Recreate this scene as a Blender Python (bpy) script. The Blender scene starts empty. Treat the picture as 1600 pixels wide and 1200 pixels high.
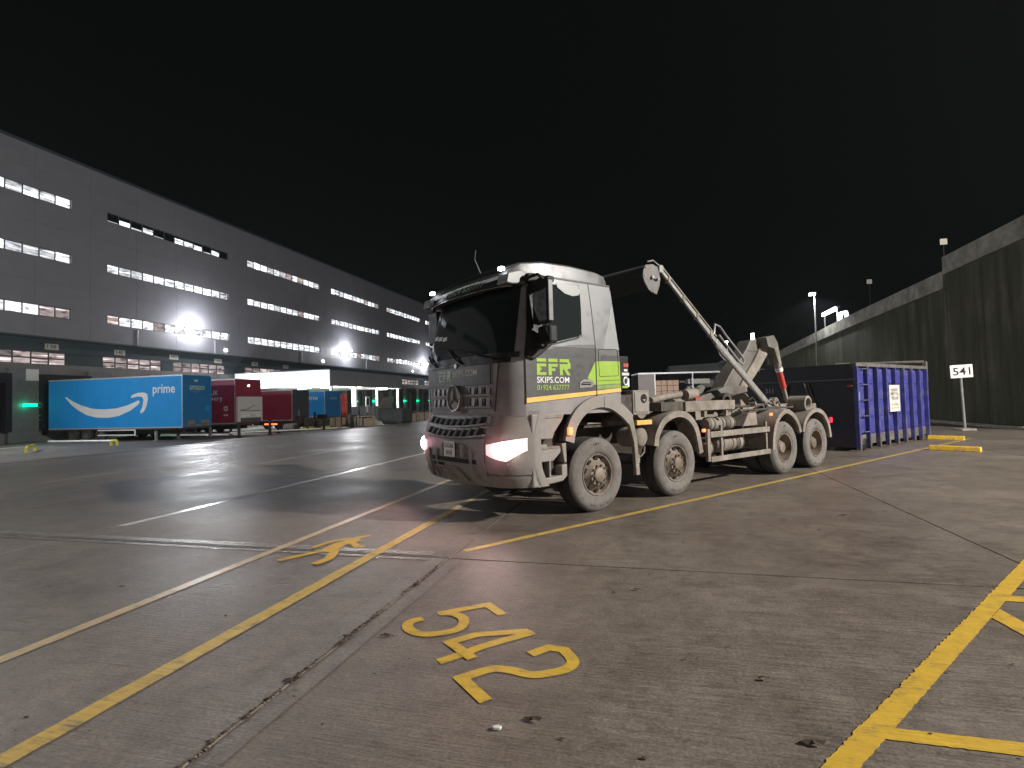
import bpy, bmesh, math, random
from mathutils import Vector, Matrix
random.seed(7)
SC = bpy.context.scene
COL = SC.collection
D2R = math.radians

# ------------------------------------------------------------------ camera, world, key light, exposure
cam_d = bpy.data.cameras.new("camera"); cam = bpy.data.objects.new("camera", cam_d); COL.objects.link(cam)
_R = Vector((0.96647215, 0.25547459, -0.0257744)); _U = Vector((0.0333133, -0.02522557, 0.99912657)); _F = Vector((-0.25460128, 0.96648663, 0.03289051))
cam.matrix_world = Matrix(((_R.x, _U.x, -_F.x, 0), (_R.y, _U.y, -_F.y, 0), (_R.z, _U.z, -_F.z, 1.543), (0, 0, 0, 1)))
cam_d.sensor_width = 36; cam_d.lens = 18.9; cam_d.clip_end = 1500; cam_d.clip_start = 0.05
SC.camera = cam
world = bpy.data.worlds.new("World"); SC.world = world; world.use_nodes = True
bg = world.node_tree.nodes["Background"]
bg.inputs[0].default_value = (0.55, 0.72, 0.66, 1); bg.inputs[1].default_value = 0.0024
SC.view_settings.view_transform = 'Standard'; SC.view_settings.look = 'None'
SC.view_settings.exposure = 0; SC.view_settings.gamma = 1
KEY_W = 6600; FILL_W = 1000; FLOOD_W = 1100
KEY_C = (1.0, 0.945, 0.875); FLOOD_C = (0.93, 0.95, 1.0)

# ------------------------------------------------------------------ materials
def new_mat(name):
    m = bpy.data.materials.new(name); m.use_nodes = True
    nt = m.node_tree; b = nt.nodes["Principled BSDF"]
    return m, nt, b
def nd(nt, t, **k):
    n = nt.nodes.new(t)
    for a, v in k.items():
        if a in n.inputs: n.inputs[a].default_value = v
        else: setattr(n, a, v)
    return n
def ramp(nt, fac, stops):
    r = nt.nodes.new("ShaderNodeValToRGB"); nt.links.new(fac, r.inputs[0])
    els = r.color_ramp.elements
    while len(els) < len(stops): els.new(0.5)
    for e, (p, c) in zip(els, stops):
        e.position = p; e.color = (c if len(c) == 4 else (*c, 1))
    return r
def coords(nt, scale=(1, 1, 1), kind="Object"):
    tc = nt.nodes.new("ShaderNodeTexCoord"); mp = nt.nodes.new("ShaderNodeMapping")
    mp.inputs["Scale"].default_value = scale
    nt.links.new(tc.outputs[kind], mp.inputs[0]); return mp.outputs[0]
def noise(nt, vec, scale, detail=4, rough=0.55):
    n = nd(nt, "ShaderNodeTexNoise", Scale=scale, Detail=detail, Roughness=rough)
    nt.links.new(vec, n.inputs["Vector"]); return n.outputs["Fac"]
def simple(name, col, rough=0.5, metal=0.0, var=0.25, scale=6, bump=0.0, dirt=None, dirt_amt=0.5, dirt_scale=2.5, spec=0.5, coat=0.0):
    m, nt, b = new_mat(name)
    v = coords(nt)
    f = noise(nt, v, scale, 6)
    c1 = tuple(max(0, c * (1 - var)) for c in col); c2 = tuple(min(1, c * (1 + var)) for c in col)
    r = ramp(nt, f, [(0.3, c1), (0.7, c2)])
    out = r.outputs[0]
    if dirt:
        f2 = noise(nt, v, dirt_scale, 9, 0.68)
        r2 = ramp(nt, f2, [(0.62 - dirt_amt * 0.45, (0, 0, 0)), (0.80 - dirt_amt * 0.25, (1, 1, 1))])
        mx = nt.nodes.new("ShaderNodeMix"); mx.data_type = 'RGBA'
        nt.links.new(r2.outputs[0], mx.inputs[0]); nt.links.new(out, mx.inputs[6]); mx.inputs[7].default_value = (*dirt, 1)
        out = mx.outputs[2]
    nt.links.new(out, b.inputs["Base Color"])
    rr = ramp(nt, noise(nt, v, scale * 2.3, 4), [(0.25, (max(0.03, rough - 0.12),) * 3), (0.75, (min(1, rough + 0.12),) * 3)])
    nt.links.new(rr.outputs[0], b.inputs["Roughness"])
    b.inputs["Metallic"].default_value = metal
    b.inputs["Specular IOR Level"].default_value = spec
    b.inputs["Coat Weight"].default_value = coat
    if bump:
        bp = nd(nt, "ShaderNodeBump", Strength=bump, Distance=0.02)
        nt.links.new(noise(nt, v, scale * 8, 6), bp.inputs["Height"]); nt.links.new(bp.outputs[0], b.inputs["Normal"])
    return m
def emis(name, col, strength, sample=False):
    m, nt, b = new_mat(name)
    b.inputs["Base Color"].default_value = (*[min(c, 0.8) for c in col], 1)
    b.inputs["Emission Color"].default_value = (*col, 1); b.inputs["Emission Strength"].default_value = strength
    if not sample: m.cycles.emission_sampling = 'NONE'
    return m
def concrete(name, lo, hi, broom=True, rough=(0.34, 0.62), wet=True):
    m, nt, b = new_mat(name)
    v = coords(nt)
    big = noise(nt, v, 0.33, 5, 0.6); mid = noise(nt, v, 2.6, 8, 0.7); fine = noise(nt, v, 55, 5, 0.7)
    vb = coords(nt, (1.3, 42, 1)); strk = noise(nt, vb, 1.6, 5, 0.65)
    r = ramp(nt, mid, [(0.28, lo), (0.74, hi)])
    m1 = nd(nt, "ShaderNodeMix", data_type='RGBA', blend_type='MULTIPLY'); m1.inputs[0].default_value = 0.8
    rb = ramp(nt, big, [(0.34, (0.78, 0.76, 0.74)), (0.68, (1.12, 1.12, 1.12))])
    nt.links.new(r.outputs[0], m1.inputs[6]); nt.links.new(rb.outputs[0], m1.inputs[7])
    m2 = nd(nt, "ShaderNodeMix", data_type='RGBA', blend_type='MULTIPLY'); m2.inputs[0].default_value = 0.75
    rs = ramp(nt, strk, [(0.3, (0.50, 0.48, 0.46)), (0.5, (0.95, 0.95, 0.95)), (0.66, (1.22, 1.22, 1.22))])
    nt.links.new(m1.outputs[2], m2.inputs[6]); nt.links.new(rs.outputs[0], m2.inputs[7])
    m3 = nd(nt, "ShaderNodeMix", data_type='RGBA', blend_type='MULTIPLY'); m3.inputs[0].default_value = 0.7
    rf = ramp(nt, fine, [(0.33, (0.42, 0.41, 0.40)), (0.5, (0.95, 0.95, 0.95)), (0.68, (1.5, 1.5, 1.5))])
    nt.links.new(m2.outputs[2], m3.inputs[6]); nt.links.new(rf.outputs[0], m3.inputs[7])
    m4 = nd(nt, "ShaderNodeMix", data_type='RGBA', blend_type='MULTIPLY'); m4.inputs[0].default_value = 0.85
    blot = noise(nt, v, 9, 9, 0.78)
    rq = ramp(nt, blot, [(0.34, (0.60, 0.58, 0.56)), (0.46, (0.96, 0.96, 0.96)), (0.66, (1.25, 1.25, 1.24))])
    nt.links.new(m3.outputs[2], m4.inputs[6]); nt.links.new(rq.outputs[0], m4.inputs[7])
    m5 = nd(nt, "ShaderNodeMix", data_type='RGBA', blend_type='MULTIPLY'); m5.inputs[0].default_value = 0.8
    stn = noise(nt, coords(nt, (0.8, 1.3, 1)), 0.9, 8, 0.72)
    rw_ = ramp(nt, stn, [(0.33, (0.62, 0.60, 0.58)), (0.45, (1.0, 1.0, 1.0))])
    nt.links.new(m4.outputs[2], m5.inputs[6]); nt.links.new(rw_.outputs[0], m5.inputs[7])
    nt.links.new(m5.outputs[2], b.inputs["Base Color"])
    ms = nd(nt, "ShaderNodeMath", operation='ADD'); nt.links.new(big, ms.inputs[0]); nt.links.new(strk, ms.inputs[1])
    md = nd(nt, "ShaderNodeMath", operation='MULTIPLY'); nt.links.new(ms.outputs[0], md.inputs[0]); md.inputs[1].default_value = 0.5
    rr = ramp(nt, md.outputs[0], [(0.36, (rough[0],) * 3), (0.6, (rough[1],) * 3)])
    nt.links.new(rr.outputs[0], b.inputs["Roughness"])
    ad = nd(nt, "ShaderNodeMath", operation='ADD'); s2 = nd(nt, "ShaderNodeMath", operation='MULTIPLY'); s2.inputs[1].default_value = 0.5
    nt.links.new(fine, s2.inputs[0]); nt.links.new(strk, ad.inputs[0]); nt.links.new(s2.outputs[0], ad.inputs[1])
    bp = nd(nt, "ShaderNodeBump", Strength=0.7, Distance=0.007)
    nt.links.new(ad.outputs[0], bp.inputs["Height"]); nt.links.new(bp.outputs[0], b.inputs["Normal"])
    b.inputs["Specular IOR Level"].default_value = 0.6
    return m
def paint(name, col, under=(0.13, 0.12, 0.11), wear=0.42, rough=0.5):
    m, nt, b = new_mat(name)
    v = coords(nt); vb = coords(nt, (1.2, 30, 1))
    f = nd(nt, "ShaderNodeMath", operation='ADD'); nt.links.new(noise(nt, vb, 2.5, 7, 0.7), f.inputs[0]); nt.links.new(noise(nt, v, 9, 8, 0.72), f.inputs[1])
    h = nd(nt, "ShaderNodeMath", operation='MULTIPLY'); h.inputs[1].default_value = 0.5; nt.links.new(f.outputs[0], h.inputs[0])
    r = ramp(nt, h.outputs[0], [(wear - 0.05, under), (wear + 0.03, tuple(c * 0.75 for c in col)), (0.62, col)])
    nt.links.new(r.outputs[0], b.inputs["Base Color"]); b.inputs["Roughness"].default_value = rough
    bp = nd(nt, "ShaderNodeBump", Strength=0.8 * rough, Distance=0.004)
    nt.links.new(h.outputs[0], bp.inputs["Height"]); nt.links.new(bp.outputs[0], b.inputs["Normal"])
    return m

M = {}
DUST = (0.235, 0.21, 0.185)
M['slab'] = concrete("yard_concrete", (0.116, 0.098, 0.082), (0.192, 0.164, 0.139), rough=(0.26, 0.56))
M['strip'] = concrete("joint_strip_concrete", (0.120, 0.104, 0.090), (0.190, 0.167, 0.146), rough=(0.24, 0.48))
M['strip_sheen'] = concrete("smooth_sheen_joint_concrete", (0.17, 0.155, 0.14), (0.26, 0.24, 0.22), rough=(0.16, 0.34))  # smooth joint edge, its sheen also lightened into the colour
M['apron'] = concrete("apron_concrete", (0.17, 0.16, 0.15), (0.30, 0.285, 0.265), rough=(0.45, 0.7))
M['joint'] = simple("joint_filler", (0.022, 0.019, 0.016), 0.8, var=0.5, scale=30, bump=0.6)
M['yellow'] = paint("yellow_road_paint", (0.60, 0.385, 0.045), wear=0.425)
M['yellow_line'] = paint("worn_yellow_road_paint", (0.56, 0.385, 0.09), wear=0.445)
M['pale_line'] = paint("faded_and_shaded_road_paint", (0.56, 0.45, 0.28), wear=0.435, rough=0.36)
M['white_line'] = paint("worn_white_road_paint", (0.78, 0.77, 0.74), wear=0.39, rough=0.24)
M['silver'] = simple("silver_paint", (0.135, 0.138, 0.142), 0.40, 0.2, var=0.03, scale=3, coat=0.15)
M['grey_wrap'] = simple("dark_grey_wrap", (0.060, 0.060, 0.060), 0.45, 0.0, var=0.1, dirt=(0.080, 0.076, 0.070), dirt_amt=0.2)
M['front_grey'] = simple("front_grey_plastic", (0.195, 0.186, 0.192), 0.5, 0.0, var=0.15, dirt=(0.25, 0.235, 0.232), dirt_amt=0.5, scale=8, bump=0.1)
M['bumper'] = simple("dusty_bumper", (0.215, 0.20, 0.195), 0.65, 0.0, var=0.2, dirt=DUST, dirt_amt=0.7, scale=9, bump=0.25)
M['dusty'] = simple("dusty_beige_steel", (0.235, 0.208, 0.178), 0.75, 0.0, var=0.2, dirt=(0.13, 0.11, 0.09), dirt_amt=0.45, scale=9, bump=0.3)
M['dusty_dark'] = simple("dusty_dark_steel", (0.035, 0.029, 0.024), 0.8, 0.0, var=0.35, dirt=(0.12, 0.102, 0.085), dirt_amt=0.4, scale=9, bump=0.3)
M['jib'] = simple("weathered_arm_steel", (0.165, 0.157, 0.145), 0.6, 0.2, var=0.3, dirt=(0.08, 0.066, 0.05), dirt_amt=0.5, scale=5, bump=0.3)
M['tyre'] = simple("dusty_tyre_rubber", (0.155, 0.143, 0.13), 0.85, 0.0, var=0.22, dirt=(0.105, 0.097, 0.088), dirt_amt=0.45, scale=14, bump=0.5)
M['tread'] = simple("tyre_tread_rubber", (0.03, 0.028, 0.026), 0.85, 0.0, var=0.4, dirt=(0.085, 0.075, 0.065), dirt_amt=0.3, scale=14, bump=0.5)
M['rim'] = simple("dusty_wheel_rim", (0.22, 0.178, 0.138), 0.6, 0.15, var=0.25, dirt=(0.10, 0.075, 0.055), dirt_amt=0.5, scale=12, bump=0.3)
M['black'] = simple("black_plastic", (0.012, 0.012, 0.012), 0.55, var=0.3, spec=0.3)
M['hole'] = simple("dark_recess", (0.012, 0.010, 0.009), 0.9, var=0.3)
M['glass'] = emis("dark_cab_glass", (0, 0, 0), 0); _g = M['glass'].node_tree.nodes["Principled BSDF"]; _g.inputs["Base Color"].default_value = (0.016, 0.021, 0.021, 1); _g.inputs["Roughness"].default_value = 0.05; _g.inputs["Specular IOR Level"].default_value = 0.6
M['wedge'] = simple("pale_grey_wrap", (0.205, 0.215, 0.215), 0.4, var=0.05)
M['chrome'] = simple("brushed_chrome", (0.42, 0.40, 0.39), 0.32, 0.9, var=0.1)
M['lime'] = simple("lime_vinyl", (0.27, 0.42, 0.055), 0.4, var=0.05)
M['lime_pale'] = simple("pale_lime_lettering", (0.42, 0.55, 0.36), 0.5, var=0.05)
M['white'] = simple("white_vinyl", (0.74, 0.74, 0.72), 0.45, var=0.04)
M['white_dirty'] = simple("dirty_white_plate", (0.60, 0.58, 0.52), 0.5, var=0.1, dirt=(0.33, 0.30, 0.26), dirt_amt=0.3)
M['amber_stripe'] = simple("amber_reflective_stripe", (0.66, 0.42, 0.11), 0.45, var=0.12)
M['red_paint'] = simple("red_ram_paint", (0.42, 0.045, 0.03), 0.5, var=0.15, dirt=(0.25, 0.16, 0.13), dirt_amt=0.25)
M['seam'] = simple("panel_gap", (0.02, 0.02, 0.02), 0.8, var=0.1)
M['tarp'] = simple("dark_green_mesh_tarp", (0.006, 0.008, 0.005), 1.0, var=0.4, scale=20, bump=0.5)
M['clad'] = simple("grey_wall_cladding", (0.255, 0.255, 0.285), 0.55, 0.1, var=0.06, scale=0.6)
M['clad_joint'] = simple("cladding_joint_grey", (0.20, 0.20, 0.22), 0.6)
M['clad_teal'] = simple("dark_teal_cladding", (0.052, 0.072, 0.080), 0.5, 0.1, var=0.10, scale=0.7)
M['clad_low'] = simple("lower_grey_cladding", (0.19, 0.185, 0.18), 0.55, 0.05, var=0.1, scale=0.9)
M['dockpanel'] = simple("dock_pod_panel", (0.15, 0.165, 0.16), 0.5, var=0.15, scale=3)
M['frame'] = simple("window_frame_grey", (0.10, 0.10, 0.11), 0.5, var=0.1)
M['canopy_side'] = simple("canopy_white_fascia", (0.80, 0.81, 0.82), 0.5, var=0.03, scale=1)
M['canopy_front'] = simple("canopy_grey_fascia", (0.24, 0.24, 0.26), 0.5, var=0.05, scale=1)
M['wall'] = None
M['parapet'] = simple("pale_concrete_coping", (0.36, 0.34, 0.29), 0.85, var=0.25, scale=1.5, bump=0.3, dirt=(0.16, 0.15, 0.12), dirt_amt=0.45, dirt_scale=1.2)
M['blue_steel'] = simple("blue_container_paint", (0.042, 0.045, 0.215), 0.42, 0.0, var=0.18, dirt=(0.12, 0.12, 0.21), dirt_amt=0.3, scale=3, bump=0.15)
M['edge_steel'] = simple("worn_container_rail", (0.135, 0.122, 0.108), 0.7, 0.1, var=0.3, scale=8, bump=0.3, dirt=(0.07, 0.06, 0.06), dirt_amt=0.4)
M['blue_shaded'] = simple("shaded_container_paint", (0.011, 0.010, 0.024), 0.5, 0.0, var=0.25, scale=2, dirt=(0.022, 0.018, 0.022), dirt_amt=0.35, bump=0.1)  # near-black copy of the container blue, shade painted into the colour
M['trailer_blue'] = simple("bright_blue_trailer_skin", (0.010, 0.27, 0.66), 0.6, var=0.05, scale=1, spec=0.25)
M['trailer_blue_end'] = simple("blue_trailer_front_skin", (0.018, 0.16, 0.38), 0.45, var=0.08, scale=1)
M['trailer_red'] = simple("dark_red_trailer_skin", (0.235, 0.022, 0.05), 0.42, var=0.08, scale=1)
M['trim_alu'] = simple("aluminium_trim", (0.50, 0.52, 0.55), 0.4, 0.4, var=0.1)
M['fridge'] = simple("pale_grey_cooling_unit", (0.55, 0.54, 0.53), 0.5, var=0.1)
M['rail_white'] = simple("galvanised_rail", (0.62, 0.62, 0.60), 0.4, 0.3, var=0.1)
M['rail_yellow'] = simple("yellow_rail_paint", (0.70, 0.62, 0.05), 0.5, var=0.1)
M['cardboard'] = simple("baled_cardboard", (0.36, 0.29, 0.22), 0.9, var=0.5, scale=14, bump=0.9)
M['bin_green'] = simple("dark_green_bin_paint", (0.03, 0.045, 0.038), 0.5, var=0.3, dirt=(0.10, 0.09, 0.08), dirt_amt=0.3)
M['crate_red'] = simple("red_plastic_crate", (0.60, 0.07, 0.04), 0.5, var=0.1)
M['lilac_grey'] = simple("grey_hoarding_panel", (0.30, 0.30, 0.35), 0.5, var=0.1)
M['galv'] = simple("galvanised_post_steel", (0.25, 0.25, 0.24), 0.55, 0.3, var=0.2, scale=10)
M['stop_yellow'] = simple("scuffed_yellow_stop_paint", (0.74, 0.45, 0.03), 0.6, var=0.15, dirt=(0.20, 0.16, 0.10), dirt_amt=0.3, dirt_scale=7, bump=0.3)
M['goods'] = simple("shrink_wrapped_goods", (0.78, 0.50, 0.40), 0.7, var=0.45, scale=22, bump=0.8)
M['bag'] = simple("pale_bulk_bag", (0.50, 0.53, 0.48), 0.8, var=0.2, scale=5, bump=0.5)
M['dark_building'] = simple("unlit_grey_cladding", (0.13, 0.135, 0.14), 0.7, var=0.2, scale=0.5)
M['leaf'] = simple("dead_leaf", (0.055, 0.036, 0.022), 0.8, var=0.5, scale=30)
M['litter_white'] = simple("white_litter", (0.6, 0.6, 0.58), 0.6, var=0.1)
M['lamp_white'] = emis("white_lamp_glow", (1.0, 0.98, 0.96), 60)
M['lamp_soft'] = emis("soft_white_lamp", (0.95, 0.98, 1.0), 14)
M['lamp_red'] = emis("red_tail_lamp", (1.0, 0.015, 0.04), 2.6)
M['lamp_orange'] = emis("orange_marker_lamp", (1.0, 0.16, 0.05), 3.0)
M['lamp_green'] = emis("green_dock_lamp", (0.0, 1.0, 0.42), 2.6)
M['lamp_blue'] = emis("violet_lamp", (0.25, 0.15, 1.0), 4)
M['head_lens'] = emis("headlamp_lens", (1.0, 0.56, 0.58), 0.95)
M['head_core'] = emis("headlamp_core", (1.0, 0.90, 0.88), 22)

def wall_mat():
    m, nt, b = new_mat("algae_stained_concrete")
    v = coords(nt, (1, 1, 0.12)); v2 = coords(nt)
    a = noise(nt, v, 1.4, 7, 0.65); g = noise(nt, v2, 0.5, 6, 0.6)
    r = ramp(nt, a, [(0.32, (0.022, 0.024, 0.012)), (0.52, (0.088, 0.082, 0.052)), (0.75, (0.20, 0.178, 0.135))])
    mx = nd(nt, "ShaderNodeMix", data_type='RGBA'); nt.links.new(ramp(nt, g, [(0.38, (0, 0, 0)), (0.66, (0.75, 0.75, 0.75))]).outputs[0], mx.inputs[0])
    nt.links.new(r.outputs[0], mx.inputs[6]); mx.inputs[7].default_value = (0.046, 0.058, 0.026, 1)
    f = noise(nt, v2, 24, 6, 0.75)
    m3 = nd(nt, "ShaderNodeMix", data_type='RGBA', blend_type='MULTIPLY'); m3.inputs[0].default_value = 0.8
    nt.links.new(mx.outputs[2], m3.inputs[6]); nt.links.new(ramp(nt, f, [(0.3, (0.55,) * 3), (0.7, (1.3,) * 3)]).outputs[0], m3.inputs[7])
    nt.links.new(m3.outputs[2], b.inputs["Base Color"]); b.inputs["Roughness"].default_value = 0.9
    bp = nd(nt, "ShaderNodeBump", Strength=0.7, Distance=0.03); nt.links.new(f, bp.inputs["Height"]); nt.links.new(bp.outputs[0], b.inputs["Normal"])
    return m
M['wall'] = wall_mat()
def pane_mat(name, bright, tint, dark=(0.16, 0.17, 0.19), pos=0.5):
    # lit room seen through the glass: bright tubes, pale ceiling, dark racking bars
    m, nt, b = new_mat(name)
    oi = nt.nodes.new("ShaderNodeObjectInfo"); tc = nt.nodes.new("ShaderNodeTexCoord")
    sc1 = nd(nt, "ShaderNodeVectorMath", operation='SCALE'); sc1.inputs[0].default_value = (17, 31, 23); nt.links.new(oi.outputs["Random"], sc1.inputs["Scale"])
    def mpv(scl):
        ad = nd(nt, "ShaderNodeVectorMath", operation='ADD'); mu = nd(nt, "ShaderNodeVectorMath", operation='MULTIPLY'); mu.inputs[1].default_value = scl
        nt.links.new(tc.outputs["Object"], mu.inputs[0]); nt.links.new(mu.outputs[0], ad.inputs[0]); nt.links.new(sc1.outputs[0], ad.inputs[1]); return ad.outputs[0]
    v = mpv((1, 0.8, 2.4)); vb = mpv((1, 0.25, 6.5))
    a = noise(nt, v, 1.9, 2, 0.4); c = noise(nt, vb, 1.3, 1, 0.3)
    r = ramp(nt, a, [(0.30, dark), (0.40, tuple(x * 0.62 for x in tint)), (0.60, tint)])
    k = ramp(nt, c, [(0.50, (0.75,) * 3), (0.62, (1.0,) * 3), (0.68, (3.0,) * 3)])
    mx = nd(nt, "ShaderNodeMix", data_type='RGBA', blend_type='MULTIPLY'); mx.inputs[0].default_value = 1
    nt.links.new(r.outputs[0], mx.inputs[6]); nt.links.new(k.outputs[0], mx.inputs[7])
    nt.links.new(mx.outputs[2], b.inputs["Emission Color"])
    mr = nd(nt, "ShaderNodeMapRange"); nt.links.new(oi.outputs["Random"], mr.inputs[0]); mr.inputs[3].default_value = bright * 0.55; mr.inputs[4].default_value = bright * 1.5
    nt.links.new(mr.outputs[0], b.inputs["Emission Strength"])
    b.inputs["Base Color"].default_value = (0.03, 0.03, 0.03, 1); b.inputs["Roughness"].default_value = 0.12
    m.cycles.emission_sampling = 'NONE'
    return m
M['pane'] = pane_mat("lit_office_pane", 1.5, (0.93, 0.95, 1.0))
M['pane_low'] = pane_mat("lit_dock_pane", 0.50, (1.0, 0.82, 0.80), dark=(0.25, 0.14, 0.14))
M['pane_dark'] = simple("unlit_pane_glass", (0.010, 0.016, 0.016), 0.15, var=0.2)

# ------------------------------------------------------------------ mesh builder
class MB:
    def __init__(s): s.bm = bmesh.new()
    def face(s, pts):
        vs = [s.bm.verts.new(p) for p in pts]
        try: return s.bm.faces.new(vs)
        except ValueError: return None
    def box(s, x0, x1, y0, y1, z0, z1, mat=None):
        P = [Vector((x, y, z)) for x in (x0, x1) for y in (y0, y1) for z in (z0, z1)]
        if mat is not None: P = [mat @ p for p in P]
        v = [s.bm.verts.new(p) for p in P]
        for f in ((0, 1, 3, 2), (4, 6, 7, 5), (0, 4, 5, 1), (2, 3, 7, 6), (0, 2, 6, 4), (1, 5, 7, 3)):
            s.bm.faces.new([v[i] for i in f])
        return s
    def prism(s, pts, axis, a, b, mat=None):
        # pts: 2-D outline; axis 'x','y','z' = extrusion axis from a to b
        def mk(p, t):
            q = {'x': (t, p[0], p[1]), 'y': (p[0], t, p[1]), 'z': (p[0], p[1], t)}[axis]
            q = Vector(q); return mat @ q if mat is not None else q
        A = [s.bm.verts.new(mk(p, a)) for p in pts]; B = [s.bm.verts.new(mk(p, b)) for p in pts]
        n = len(pts)
        s.bm.faces.new(A); s.bm.faces.new(B[::-1])
        for i in range(n): s.bm.faces.new([A[i], B[i], B[(i + 1) % n], A[(i + 1) % n]])
        return s
    def cyl(s, p0, p1, r0, r1=None, n=12, cap=True):
        p0 = Vector(p0); p1 = Vector(p1); r1 = r0 if r1 is None else r1
        d = (p1 - p0).normalized(); a = d.orthogonal().normalized(); b = d.cross(a)
        A = []; B = []
        for i in range(n):
            t = 2 * math.pi * i / n; o = a * math.cos(t) + b * math.sin(t)
            A.append(s.bm.verts.new(p0 + o * r0)); B.append(s.bm.verts.new(p1 + o * r1))
        for i in range(n): s.bm.faces.new([A[i], A[(i + 1) % n], B[(i + 1) % n], B[i]])
        if cap: s.bm.faces.new(A[::-1]); s.bm.faces.new(B)
        return s
    def tube(s, pts, r, n=8):
        pts = [Vector(p) for p in pts]
        rings = []; prev = None
        for i, p in enumerate(pts):
            d = ((pts[min(i + 1, len(pts) - 1)] - p).normalized() + (p - pts[max(i - 1, 0)]).normalized())
            d = d.normalized() if d.length > 1e-6 else Vector((0, 0, 1))
            a = d.orthogonal().normalized() if prev is None else (prev - d * prev.dot(d)).normalized()
            prev = a; b = d.cross(a)
            rings.append([s.bm.verts.new(p + (a * math.cos(2 * math.pi * k / n) + b * math.sin(2 * math.pi * k / n)) * r) for k in range(n)])
        for A, B in zip(rings, rings[1:]):
            for k in range(n): s.bm.faces.new([A[k], A[(k + 1) % n], B[(k + 1) % n], B[k]])
        s.bm.faces.new(rings[0][::-1]); s.bm.faces.new(rings[-1])
        return s
    def lathe_y(s, prof, n=48, c=(0, 0, 0)):
        # profile (r, y) revolved round the Y axis through c
        rings = []
        for r, y in prof:
            rings.append([s.bm.verts.new((c[0] + r * math.cos(2 * math.pi * k / n), c[1] + y, c[2] + r * math.sin(2 * math.pi * k / n))) for k in range(n)])
        for A, B in zip(rings, rings[1:]):
            for k in range(n): s.bm.faces.new([A[k], A[(k + 1) % n], B[(k + 1) % n], B[k]])
        return s
    def sheet(s, grid, thick=None):
        V = [[s.bm.verts.new(p) for p in row] for row in grid]
        for i in range(len(V) - 1):
            for j in range(len(V[0]) - 1):
                s.bm.faces.new([V[i][j], V[i][j + 1], V[i + 1][j + 1], V[i + 1][j]])
        return s
    def build(s, name, mat, parent=None, bev=0, smooth=False, fix=True, loc=None):
        if fix: bmesh.ops.recalc_face_normals(s.bm, faces=s.bm.faces)
        me = bpy.data.meshes.new(name); s.bm.to_mesh(me); s.bm.free()
        me.materials.append(mat)
        if smooth:
            for p in me.polygons: p.use_smooth = True
            me.set_sharp_from_angle(angle=D2R(38))
        o = bpy.data.objects.new(name, me); COL.objects.link(o)
        if parent is not None: o.parent = parent
        if loc is not None: o.location = loc
        if bev:
            md = o.modifiers.new("bevel", 'BEVEL'); md.width = bev; md.segments = 2; md.limit_method = 'ANGLE'; md.angle_limit = D2R(40)
        return o
def box(name, mat, parent, *d, bev=0, **k): return MB().box(*d).build(name, mat, parent, bev=bev, **k)
def thing(name, label, cat, loc=(0, 0, 0), rz=0, group=None):
    o = bpy.data.objects.new(name, None); COL.objects.link(o); o.empty_display_size = 0.3
    o.location = loc; o.rotation_euler = (0, 0, rz)
    o['label'] = label; o['category'] = cat
    if group: o['group'] = group
    return o
def tag(o, label, cat, group=None):
    o['label'] = label; o['category'] = cat
    if group: o['group'] = group
    return o
def struct(o): o['kind'] = 'structure'; return o
def copy_obj(o, parent=None):
    c = o.copy(); COL.objects.link(c)
    if parent is not None: c.parent = parent
    return c
def copy_tree(o, parent=None):
    c = o.copy(); COL.objects.link(c); c.parent = parent
    for ch in [x for x in SC.objects if x.parent == o]: copy_tree(ch, c)
    return c
def text(body, size, mat, parent, basis, loc, name="lettering", bold=0.0, align='CENTER', width=None, height=None, thick=0.0015, shear=0.0):
    # flat print a couple of millimetres thick; basis = (x dir, y dir)
    cu = bpy.data.curves.new("t", 'FONT'); cu.body = body; cu.size = 1; cu.offset = bold; cu.align_x = 'LEFT'; cu.shear = shear
    cu.resolution_u = 3
    t = bpy.data.objects.new("t", cu); COL.objects.link(t)
    dg = bpy.context.evaluated_depsgraph_get()
    me = bpy.data.meshes.new_from_object(t.evaluated_get(dg))
    bpy.data.objects.remove(t)
    xs = [v.co.x for v in me.vertices]; ys = [v.co.y for v in me.vertices]
    w0, w1, h0, h1 = min(xs), max(xs), min(ys), max(ys)
    X = Vector(basis[0]).normalized(); Y = Vector(basis[1]).normalized(); N = X.cross(Y)
    sx = (width / (w1 - w0)) if width else size; sy = (height / (h1 - h0)) if height else (size if not width else sx)
    loc = Vector(loc)
    bm = bmesh.new(); bm.from_mesh(me)
    for v in bm.verts:
        x = (v.co.x - (w0 + w1) / 2) * sx; y = (v.co.y - (h0 + h1) / 2) * sy
        v.co = loc + X * x + Y * y + N * thick
    bm.to_mesh(me); bm.free(); me.materials.clear(); me.materials.append(mat); me.name = name
    o = bpy.data.objects.new(name, me); COL.objects.link(o)
    if parent is not None: o.parent = parent
    return o
XY = ((1, 0, 0), (0, 0, 1))

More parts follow.
